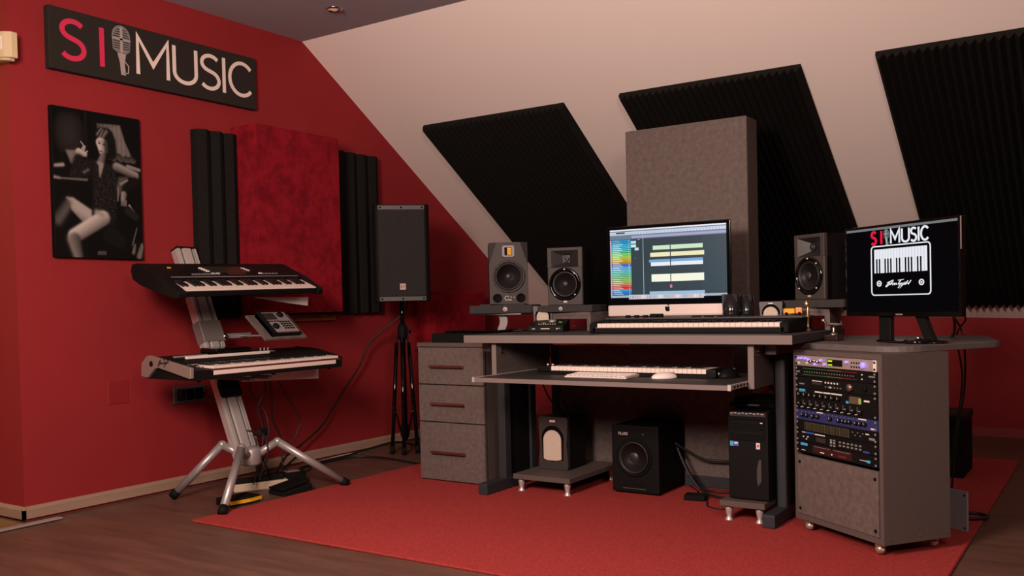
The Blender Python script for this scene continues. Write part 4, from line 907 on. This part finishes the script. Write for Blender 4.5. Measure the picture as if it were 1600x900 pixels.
# ---- on the shelf
t = thing('midi_keyboard', 'slim black controller keyboard on the pull-out shelf', 'keyboard', (-2.270, 3.60, .6015))
Lk = .855; D = .16
B().prism([(0, .0), (D, 0), (D, .034), (.148, .036), (.145, .018), (0, .014)], 0, Lk, 'x').build('case', 'black', t)
B().box(0, .074, .0, D, .005, .036, .005, 2).build('control_block', 'black', t); B().box(Lk-.03, Lk+.012, -.002, D, 0, .036, .008, 2).build('end_block', 'black', t)
make_keys(t, 36, (Lk-.105)/36, .130, .076, -.002, .037, .020)
b = B(); b.cyl(.005, (.022, .06, .036), (.022, .06, .043), 10).cyl(.005, (.048, .06, .036), (.048, .06, .043), 10); b.build('knob', 'wprint', t)
t = thing('typing_keyboard', 'thin white computer keyboard on the pull-out shelf', 'keyboard', (-1.965, 3.475, .6015), math.radians(0))
B().prism([(0, 0), (.125, 0), (.125, .012), (0, .006)], -.085, .215, 'x').build('base', 'imac', t)
b = B()
for r in range(5):
    for c in range(13): b.box(-.079+c*.0222, -.0605+c*.0222, .007+r*.023, .026+r*.023, .0075+r*.0011, .0105+r*.0011)
kb = b.build('key', 'white2', t); kb['kind'] = 'stuff'
t = thing('mouse', 'white wireless mouse on the pull-out shelf', 'mouse', (-1.610, 3.55, .601), math.radians(-50))
def mouse_body(par, w, l, h, m):
    t_ = bmesh.new(); bmesh.ops.create_uvsphere(t_, u_segments=20, v_segments=12, radius=1)
    for v_ in t_.verts:
        v_.co = Vector((v_.co.x*w*(1-.12*v_.co.y), v_.co.y*l, max(v_.co.z, -.12)*h+(.12*h)))
    for f_ in t_.faces: f_.smooth = True
    b_ = B(); b_._add(t_); return b_.build('shell', m, par)
mouse_body(t, .029, .056, .024, 'white2'); B().box(-.0005, .0005, .01, .045, .020, .0255).build('seam', 'gprint', t)
t = thing('mouse', 'black computer mouse at the right end of the pull-out shelf', 'mouse', (-1.372, 3.67, .601), math.radians(-20))
mouse_body(t, .034, .055, .036, 'black'); B().cyl(.008, (-.004, .03, .030), (.004, .03, .030), 14).build('wheel', 'gprint', t); B().box(-.03, -.012, -.050, -.046, .012, .024, .002).build('label_mark', 'stw', t)

# ================================================================ RACK CABINET
ra = math.atan2(-.588, .809)
RX, RY = -.703, 3.352
t = thing('rack_cabinet', 'grey rack cabinet on casters at the right end of the desk', 'rack cabinet', (RX, RY, .0115), ra)
W0 = .484; Dp = .298; zb = .044; zt = .7105
b = B(); b.box(-W0, -W0+.018, 0, Dp, zb, zt).box(-.018, 0, 0, Dp, zb, zt).box(-W0+.018, -.018, 0, Dp, zb, zb+.022).box(-W0+.018, -.018, 0, Dp, zt-.018, zt).box(-W0+.018, -.018, Dp-.012, Dp, zb+.022, zt-.018)
b.build('carcass', 'lam', t)
bp = B().box(-W0+.022, -.022, -.004, .012, zb+.024, .300, .001).build('blank_panel', 'lamd', t)
b = B(); [b.lathe([(.0065, -.0065), (.0065, -.003), (0, -.003)], c=(x_, 0, z_), axis='y', n=12) for x_ in (-W0+.036, -.036) for z_ in (zb+.045, .272)]; b.build('screw', 'blackm', bp)
for x_ in (-W0+.05, -.05):
    for y_ in (.028, Dp-.03):
        c = B(); c.lathe([(0, -.019), (.013, -.014), (.0185, 0), (.013, .014), (0, .019)], c=(x_, y_, .019), axis='x', n=18); c.box(x_-.017, x_+.017, y_-.010, y_+.010, .030, .041); c.cyl(.007, (x_-.019, y_, .019), (x_+.019, y_, .019), 10)
        c.build('caster', mat('caster_brass', (.55, .45, .36), .3, .7), t)
b = B(); [b.cyl(.003, (.0005, y_, zb+.02), (.0015, y_, zb+.02), 8) for y_ in (.03, .16, .28)]; b.build('cam_screw', 'brass', t)
# top in world coords -> thing of its own
t = thing('rack_table_top', 'grey board with rounded corner on top of the rack cabinet', 'table top', (0, 0, .7225))
def rnd(p0, p1, p2, r, n=8):
    p0, p1, p2 = Vector(p0), Vector(p1), Vector(p2); a = p1+(p0-p1).normalized()*r; c = p1+(p2-p1).normalized()*r
    return [tuple((1-k/n)**2*a+2*(1-k/n)*(k/n)*p1+(k/n)**2*c) for k in range(n+1)]
tp = [(-1.045, 3.70)]+rnd((-1.118, 3.70), (-.660, 3.44), (-.40, 3.90), .14)+rnd((-.66, 3.44), (-.395, 3.905), (-.46, 4.40), .035)+[(-.50, 4.42), (-1.045, 4.42)]
tp[0] = (-1.098, 3.712); tp[-1] = (-1.098, 4.42)
B().prism(tp, 0, .0225, 'z', .0015).build('board', 'lamtop' if 0 else mat('rack_top_laminate', (.135, .110, .104), .5, spec=.4, noise=((.10, .08, .076), 20, 6, .3, .7)), t)
U = .0422; xa, xb = -W0+.020, -.020; zz = .6915
def unit(n, name, label, face, ears='black'):
    global zz
    z1 = zz-.0008; z0 = zz-n*U+.0008; zz -= n*U
    t = thing(name, label, 'rack unit', (RX, RY, .0115), ra)
    B().box(xa, xb, -.006, .004, z0, z1, .0008).build('faceplate', face, t)
    B().box(xa+.012, xb-.012, .004, .22, z0+.001, z1-.001).build('chassis', 'blackm', t)
    b = B(); [b.lathe([(.0042, -.009), (.0042, -.006), (0, -.006)], c=(x_, 0, z_), axis='y', n=10) for x_ in (xa+.008, xb-.008) for z_ in (z0+.008, z1-.008)]
    b.build('rack_screw', 'blackm' if face == 'silverp2' or n == 9 else 'gprint', t)
    return t, z0, z1
def bx(t, name, m, L_, z, y=-.0075, hw=.003, hh=.003):
    b = B(); [b.box(x_-hw, x_+hw, y, -.0055, z_-hh, z_+hh) for x_, z_ in L_]; return b.build(name, m, t)
def kn(t, name, m, L_, r, y=-.016):
    b = B(); [b.lathe([(r, -.0055), (r*.9, y), (0, y)], c=(x_, 0, z_), axis='y', n=14) for x_, z_ in L_]; return b.build(name, m, t)
M['silverp2'] = mat('rose_silver_face', (.50, .40, .37), .4, .5)
Xf = lambda f: xa+f*(xb-xa)
t, z0, z1 = unit(1, 'channel_strip', 'silver rack unit with violet-lit knobs at the top of the rack', 'silverp2'); zc = (z0+z1)/2
kn(t, 'lit_knob', 'violet', [(Xf(.06), zc+.009), (Xf(.10), zc+.010), (Xf(.15), zc+.010), (Xf(.19), zc+.006), (Xf(.28), zc-.010), (Xf(.35), zc+.006), (Xf(.40), zc-.008), (Xf(.67), zc+.007)], .0055)
kn(t, 'knob', 'chrome', [(Xf(.22), zc), (Xf(.26), zc+.002), (Xf(.31), zc), (Xf(.345), zc+.001)], .006); kn(t, 'main_knob', 'violet', [(Xf(.86), zc)], .012)
bx(t, 'button', 'wprint', [(Xf(.05), zc-.009), (Xf(.16), zc-.007)], zc, hw=.005, hh=.004); bx(t, 'small_knob', 'blackm', [(Xf(.72+.03*i), zc+.006-(i % 2)*.0) for i in range(4)]+[(Xf(.72+.03*i), zc-.009) for i in range(4)], 0)
B().box(Xf(.43), Xf(.61), -.0078, -.0055, zc-.012, zc+.012).build('meter', 'blackm', t); B().box(Xf(.44), Xf(.49), -.0086, -.0076, zc+.004, zc+.009).box(Xf(.44), Xf(.49), -.0086, -.0076, zc-.010, zc-.006).build('lit_bar', mat('lime_led', (.3, .5, .02), .4, emit=((.45, .75, .04), .9)), t)
B().box(Xf(.965), Xf(1), -.0065, -.0055, z0, z1).build('ear', 'wprint', t)
t, z0, z1 = unit(1, 'level_meter', 'black rack unit with green-to-red meter rows', 'blackm'); zc = (z0+z1)/2
for k, (a, b_, m) in enumerate(((.10, .43, 'grndim'), (.43, .60, 'yeldim'), (.60, .78, 'reddim'))): B().box(Xf(a), Xf(b_), -.0070, -.0055, zc+.012, zc+.0145).box(Xf(a), Xf(b_), -.0070, -.0055, zc-.0125, zc-.010).build('colour_line', m, t)
bx(t, 'meter_segment', 'gprint', [(Xf(.13+i*.032), zc) for i in range(20)], 0, hw=.0018, hh=.0022); bx(t, 'button', 'wprint', [(Xf(.84), zc+.008), (Xf(.84), zc-.008)], 0, hw=.0025, hh=.0025)
B().box(Xf(.915), Xf(.985), -.0070, -.0055, zc+.001, zc+.006).box(Xf(.015), Xf(.06), -.0070, -.0055, zc-.004, zc+.002).build('name_mark', 'gprint', t)
t, z0, z1 = unit(1, 'effects_processor', 'dark grey rack unit with a small display and one big knob', 'graphite2' if 0 else 'rub'); zc = (z0+z1)/2
B().box(Xf(.19), Xf(.36), -.0078, -.0055, zc-.012, zc+.014).build('display_frame', 'black', t); B().box(Xf(.23), Xf(.36), -.0082, -.0075, zc-.003, zc+.006).build('display', 'lcd', t); B().box(Xf(.23), Xf(.36), -.0082, -.0075, zc+.009, zc+.012).build('print_line', 'wprint', t)
bx(t, 'button', 'wprint', [(Xf(.40+.037*i), zc+.008) for i in range(5)]+[(Xf(.46), zc-.008)], 0, hw=.0035); bx(t, 'small_button', 'gprint', [(Xf(.24+.035*i), zc-.010) for i in range(4)]+[(Xf(.40+.037*i), zc-.008) for i in range(6)], 0, hw=.003, hh=.002)
kn(t, 'big_knob', 'brass2' if 0 else mat('bronze_knob', (.30, .22, .19), .3, .8), [(Xf(.71), zc)], .014, -.020); kn(t, 'knob', 'blackm', [(Xf(.88), zc)], .009)
B().box(Xf(.055), Xf(.12), -.0070, -.0055, zc-.008, zc-.003).build('name_mark', 'gprint', t)
t, z0, z1 = unit(2, 'preamp', 'tall black rack unit with two rows of eight channel controls', 'blackm'); zc = (z0+z1)/2
B().box(Xf(.05), Xf(.13), -.0070, -.0055, z1-.012, z1-.004).build('name_mark', 'cyan', t); B().box(Xf(.05), Xf(.14), -.0070, -.0055, z1-.0155, z1-.014).build('print_line', 'gprint', t)
B().box(Xf(.26), Xf(.36), -.0070, -.0055, z1-.012, z1-.007).box(Xf(.37), Xf(.46), -.0070, -.0055, z1-.012, z1-.007).box(Xf(.47), Xf(.60), -.0070, -.0055, z1-.012, z1-.007).build('label_strip', 'wprint', t)
kn(t, 'gain_knob', 'black', [(Xf(.06+.072*i), z1-.026) for i in range(8)], .008); bx(t, 'knob_pointer', 'wprint', [(Xf(.06+.072*i), z1-.023) for i in range(8)], 0, -.0168, .0008, .004)
kn(t, 'level_knob', 'black', [(Xf(.06+.085*i), z0+.018) for i in range(10)], .008); bx(t, 'led', 'wprint', [(Xf(.06+.085*i), z0+.024) for i in range(10)]+[(Xf(.10+.085*i), z0+.010) for i in range(9)], 0, -.0168, .0015, .0015)
bx(t, 'meter_dot', 'gprint', [(Xf(.10+.085*i), z0+.020+.005*j) for i in range(9) for j in range(4)], 0, -.007, .002, .001)
B().box(Xf(.69), Xf(.82), -.0078, -.0055, z1-.036, z1-.010).build('meter_window', mat('brown_window', (.12, .07, .06), .3), t); B().box(Xf(.80), Xf(.83), -.0084, -.0076, z1-.034, z1-.014).build('green_light', 'grnled' if 0 else mat('lime_dim', (.2, .3, .06), .5, emit=((.2, .35, .05), .35)), t)
B().box(Xf(.65), Xf(.68), -.0078, -.0055, z1-.037, z1-.029).build('blue_mark', 'cyan', t); B().box(Xf(.86), Xf(.92), -.0078, -.0055, z1-.024, z1-.018).build('name_mark', 'wprint', t)
t, z0, z1 = unit(1, 'compressor', 'blue rack unit with a row of black knobs', 'blue'); zc = (z0+z1)/2
kn(t, 'knob', 'black', [(Xf(f), zc) for f in (.10, .16, .24, .30, .46, .57, .62, .66, .70, .77, .82, .87)], .0075); bx(t, 'knob_pointer', 'wprint', [(Xf(f), zc+.003) for f in (.10, .16, .24, .30, .46, .57, .62, .66, .70, .77, .82, .87)], 0, -.0168, .0008, .003)
bx(t, 'print_arc', 'gprint', [(Xf(.08+.05*i), zc+.013) for i in range(17)], 0, -.007, .0035, .0008)
B().box(Xf(.28), Xf(.36), -.0070, -.0055, z1-.005, z1-.001).box(Xf(.79), Xf(.88), -.0070, -.0055, z1-.005, z1-.001).box(Xf(.93), Xf(.985), -.0070, -.0055, z0+.006, z0+.011).build('name_mark', 'wprint', t)
t, z0, z1 = unit(1, 'graphic_equaliser', 'black rack unit packed with small vertical sliders', 'blackm'); zc = (z0+z1)/2
bx(t, 'slider', mat('olive_slider', (.10, .085, .03), .5), [(Xf(.12+i*.0185), zc+.001) for i in range(31)], 0, -.007, .0012, .011); bx(t, 'slider_cap', 'gprint', [(Xf(.12+i*.0185), zc+.014) for i in range(31)]+[(Xf(.12+i*.0185), zc-.013) for i in range(31)], 0, -.0072, .0012, .001)
bx(t, 'button', 'gprint', [(Xf(.72+.03*i), zc+.008-.01*(i % 2)) for i in range(5)], 0, hw=.003, hh=.0016); B().box(Xf(.91), Xf(.975), -.007, -.0055, zc-.010, zc-.002).build('name_mark', 'gprint', t)
B().box(Xf(.87), Xf(.91), -.007, -.0055, zc+.007, zc+.011).build('label_strip', 'wprint', t)
t, z0, z1 = unit(1, 'multi_effects_unit', 'black rack unit with a blue stripe, small display and button rows', 'blackm'); zc = (z0+z1)/2
B().box(Xf(.13), Xf(.24), -.0072, -.0055, z1-.006, z1).build('name_mark', mat('blue_print', (.03, .10, .40), .5), t); B().box(Xf(.08), Xf(.125), -.0070, -.0055, z1-.005, z1-.002).box(Xf(.25), Xf(.38), -.0070, -.0055, z1-.006, z1-.002).build('label_strip', 'wprint', t)
B().box(Xf(.27), Xf(.39), -.0078, -.0055, zc-.011, zc+.006).build('display', 'lcd', t)
bx(t, 'button', 'gprint', [(Xf(.46+.04*i), zc+.006-.010*j) for i in range(2) for j in range(3)]+[(Xf(.57+.048*i), zc+.004-.012*j) for i in range(6) for j in range(2)], 0, -.0085, .005, .003); bx(t, 'led', 'wprint', [(Xf(.10), zc), (Xf(.16), zc+.001), (Xf(.14), zc-.008), (Xf(.46), zc-.002), (Xf(.50), zc-.003)], 0, -.0085, .0025, .0025)
B().box(Xf(.84), Xf(.91), -.007, -.0055, z0+.003, z0+.010).build('model_mark', mat('blue_print2', (.04, .05, .25), .5), t)
t, z0, z1 = unit(1, 'power_conditioner', 'black rack unit with two long recessed windows, lowest in the rack', 'blackm'); zc = (z0+z1)/2
for a in (.22, .47): w_ = B().box(Xf(a), Xf(a+.24), -.0075, -.0055, z0+.006, z1-.004, .0005).build('window', mat('dark_brown_window', (.035, .012, .012), .25), t); B().box(Xf(a+.02), Xf(a+.22), -.0085, -.0072, z1-.010, z1-.0085).build('window_edge', 'gprint', w_)
B().box(Xf(.06), Xf(.15), -.007, -.0055, z1-.013, z1-.003).box(Xf(.88), Xf(.92), -.007, -.0055, zc-.008, zc+.001).build('blue_mark', 'cyan', t)
B().box(Xf(.80), Xf(.88), -.007, -.0055, zc-.004, zc-.002).box(Xf(.32), Xf(.37), -.0082, -.0072, zc-.009, zc-.005).box(Xf(.46), Xf(.475), -.0082, -.0072, zc-.009, zc-.003).box(Xf(.07), Xf(.12), -.007, -.0055, zc-.012, zc-.010).build('name_mark', 'wprint', t)
B().box(Xf(.55), Xf(.64), -.0082, -.0072, zc-.009, zc-.003).build('red_mark', 'reddim', t)
# plate behind the rack
t = thing('metal_plate', 'small pale metal plate standing behind the rack cabinet', 'plate', (-.545, 3.905, .011), math.radians(-34))
B().box(-.10, .045, -.004, .004, 0, .155, .001).build('plate', mat('pale_plate', (.32, .31, .33), .45, .4), t)
b = B(); [b.lathe([(.004, -.006), (.004, -.004), (0, -.004)], c=(.033, 0, z_), axis='y', n=10) for z_ in (.014, .14)]; b.build('hole', 'blackm', t)
cable([(-.58, 4.05, .02), (-.50, 4.10, .018), (-.47, 4.16, .018), (-.52, 4.20, .018), (-.60, 4.15, .018)], .007, 'black cable loop on the carpet behind the rack cabinet')
# black floor box at right
t = thing('floor_speaker', 'black box on the floor in the dark corner behind the rack cabinet', 'speaker', (-.705, 4.98, .011))
B().box(-.26, .035, .02, .33, .0, .275, .006).build('cabinet', 'blackm', t); B().box(-.265, .04, .01, .34, .275, .315, .006).build('lid', 'black', t)
b = B(); [b.box(-.24, .02, .016, .021, .05+i*.014, .056+i*.014) for i in range(4)]; b.build('vent', 'black', t)
# ---- second screen
t = thing('monitor', 'flat black monitor with a music logo on screen, on the rack top', 'monitor', (-.719, 3.743, .7455), math.radians(-37.2))
w = .604; zb_ = .100; zt_ = .460
B().box(-w/2, w/2, 0, .022, zb_, zt_, .005, 2).build('bezel', 'blackg', t)
B().box(-w/2+.012, w/2-.012, -.001, .002, zb_+.020, zt_-.010).build('screen', 'sdark', t)
B().box(-w/2+.012, w/2-.012, -.002, -.0008, zt_-.020, zt_-.011).build('menu_bar', 'sg', t)
B().box(-.018, .018, -.0015, .001, zb_+.006, zb_+.011).build('maker_mark', 'gprint', t)
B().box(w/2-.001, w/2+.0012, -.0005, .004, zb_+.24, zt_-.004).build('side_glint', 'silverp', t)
b = B(); b.box(-.135, -.070, .018, .040, .004, zb_+.10, .003); b.build('neck', 'rub', t)
b = B(); b.prism([(.040, .14), (.085, .14), (.150, .012), (.105, .012)], .020, .040, 'y'); b.build('brace', 'rub', t)
B().lathe([(.0, 0), (.165, 0), (.165, .006), (.150, .009), (0, .010)], c=(0, .055, 0), n=40, sy=.52).build('stand_base', 'blackg', t)
for ch, a_, b_, m_, w_ in (('S', -.148, -.114, 'sr', .0105), ('I', -.094, -.083, 'sr', .0105), ('M', -.041, .012, 'sw', .0078), ('U', .018, .062, 'sw', .0078), ('S', .065, .098, 'sw', .0078), ('I', .103, .111, 'sw', .0078), ('C', .115, .157, 'sw', .0078)):
    place(ch, a_, b_, .380, .057, w_, m_, t, -.003, -.0012, 'screen_letter')
mic(t, -.062, .375, .064, -.0012, ('sg', 'sdark', mat('lit_greenish', (0, 0, 0), .3, emit=((.30, .38, .34), 1))), 1.3)
fx0, fx1, fz0, fz1 = -.146, .163, .184, .375
r = .014; fr = arc(fx1-r, fz1-r, r, r, 0, 90, 4)+arc(fx0+r, fz1-r, r, r, 90, 180, 4)+arc(fx0+r, fz0+r, r, r, 180, 270, 4)+arc(fx1-r, fz0+r, r, r, 270, 360, 4)
B().stroke(fr, .0045, -.003, -.0012, closed=True).build('logo_frame', 'sw', t)
kx0, kx1 = -.130, .148; n = 18; kw = (kx1-kx0)/n
for i in range(n): B().box(kx0+i*kw+.0013, kx0+(i+1)*kw-.0013, -.0028, -.0012, .270, .363).build('logo_white_key', 'sw', t)
for i in (1, 2, 4, 5, 6, 8, 9, 11, 12, 13, 15, 16): B().box(kx0+i*kw-.0036, kx0+i*kw+.0036, -.0036, -.0026, .268, .325).build('logo_black_key', 'sdark', t)
for x_ in (-.104, .118):
    B().stroke(arc(x_, .229, .0105, .0095, 0, 345, 22), .0045, -.003, -.0012, closed=True).lathe([(.0036, -.003), (.0036, -.0012), (0, -.0012)], c=(x_, 0, .229), axis='y', n=12).build('logo_dial', 'sw', t)
signature(t, 'sw', .028, .0026, Matrix.Translation((-.070, -.0015, .214)) @ Matrix.Diagonal((1.9, 1, 1, 1)))
cable([(-.55, 3.90, .84), (-.56, 3.98, .80), (-.58, 4.1, .765), (-.60, 4.2, .755), (-.62, 4.35, .75)], .006, 'thick black cable behind the second screen')
cable([(-.60, 4.0, .87), (-.615, 4.46, .80), (-.595, 4.50, .70), (-.60, 4.52, .50), (-.635, 4.55, .30), (-.67, 4.6, .02)], .0045, 'black cable dropping behind the rack table from the second screen')
cable([(-.57, 3.98, .87), (-.575, 4.40, .82), (-.62, 4.46, .74), (-.605, 4.50, .55), (-.64, 4.53, .30), (-.69, 4.6, .02)], .004, 'thin black cable crossing behind the second screen')
t = thing('puck', 'small glossy black puck on the monitor foot', 'device', (-.645, 3.70, .7450))
B().lathe([(0, 0), (.052, 0), (.055, .008), (.045, .016), (0, .018)], n=28).build('body', 'blackg', t); B().lathe([(0, .016), (.010, .017), (.010, .024), (0, .027)], n=14).build('knob', 'chrome', t)

# tiny joined pieces are stuff
for o in bpy.data.objects:
    if o.type == 'MESH' and o.parent and 'kind' not in o.keys():
        n = o.name.split('.')[0]
        if n in ('lit_button', 'button', 'red_mark', 'slider', 'screw', 'port_row', 'small_button', 'small_knob', 'meter_segment', 'meter_dot', 'slider_cap', 'print_arc', 'knob_pointer', 'led', 'level_knob', 'gain_knob', 'lit_knob', 'pad', 'cam_screw', 'rail_slot', 'shelf_bracket', 'ring_screw', 'marking', 'rack_screw', 'name_mark', 'label_strip', 'vent', 'hole', 'ribbon', 'knob', 'wheel', 'microphone_grille_print', 'lit_bar', 'colour_line', 'blue_mark', 'joystick_panel'):
            bm = bmesh.new(); bm.from_mesh(o.data); bm.verts.ensure_lookup_table(); seen = set(); isl = 0
            for v in bm.verts:
                if v.index in seen: continue
                isl += 1; st = [v]
                while st:
                    q = st.pop()
                    if q.index in seen: continue
                    seen.add(q.index); st += [e.other_vert(q) for e in q.link_edges]
            bm.free()
            if isl > 1: o['kind'] = 'stuff'
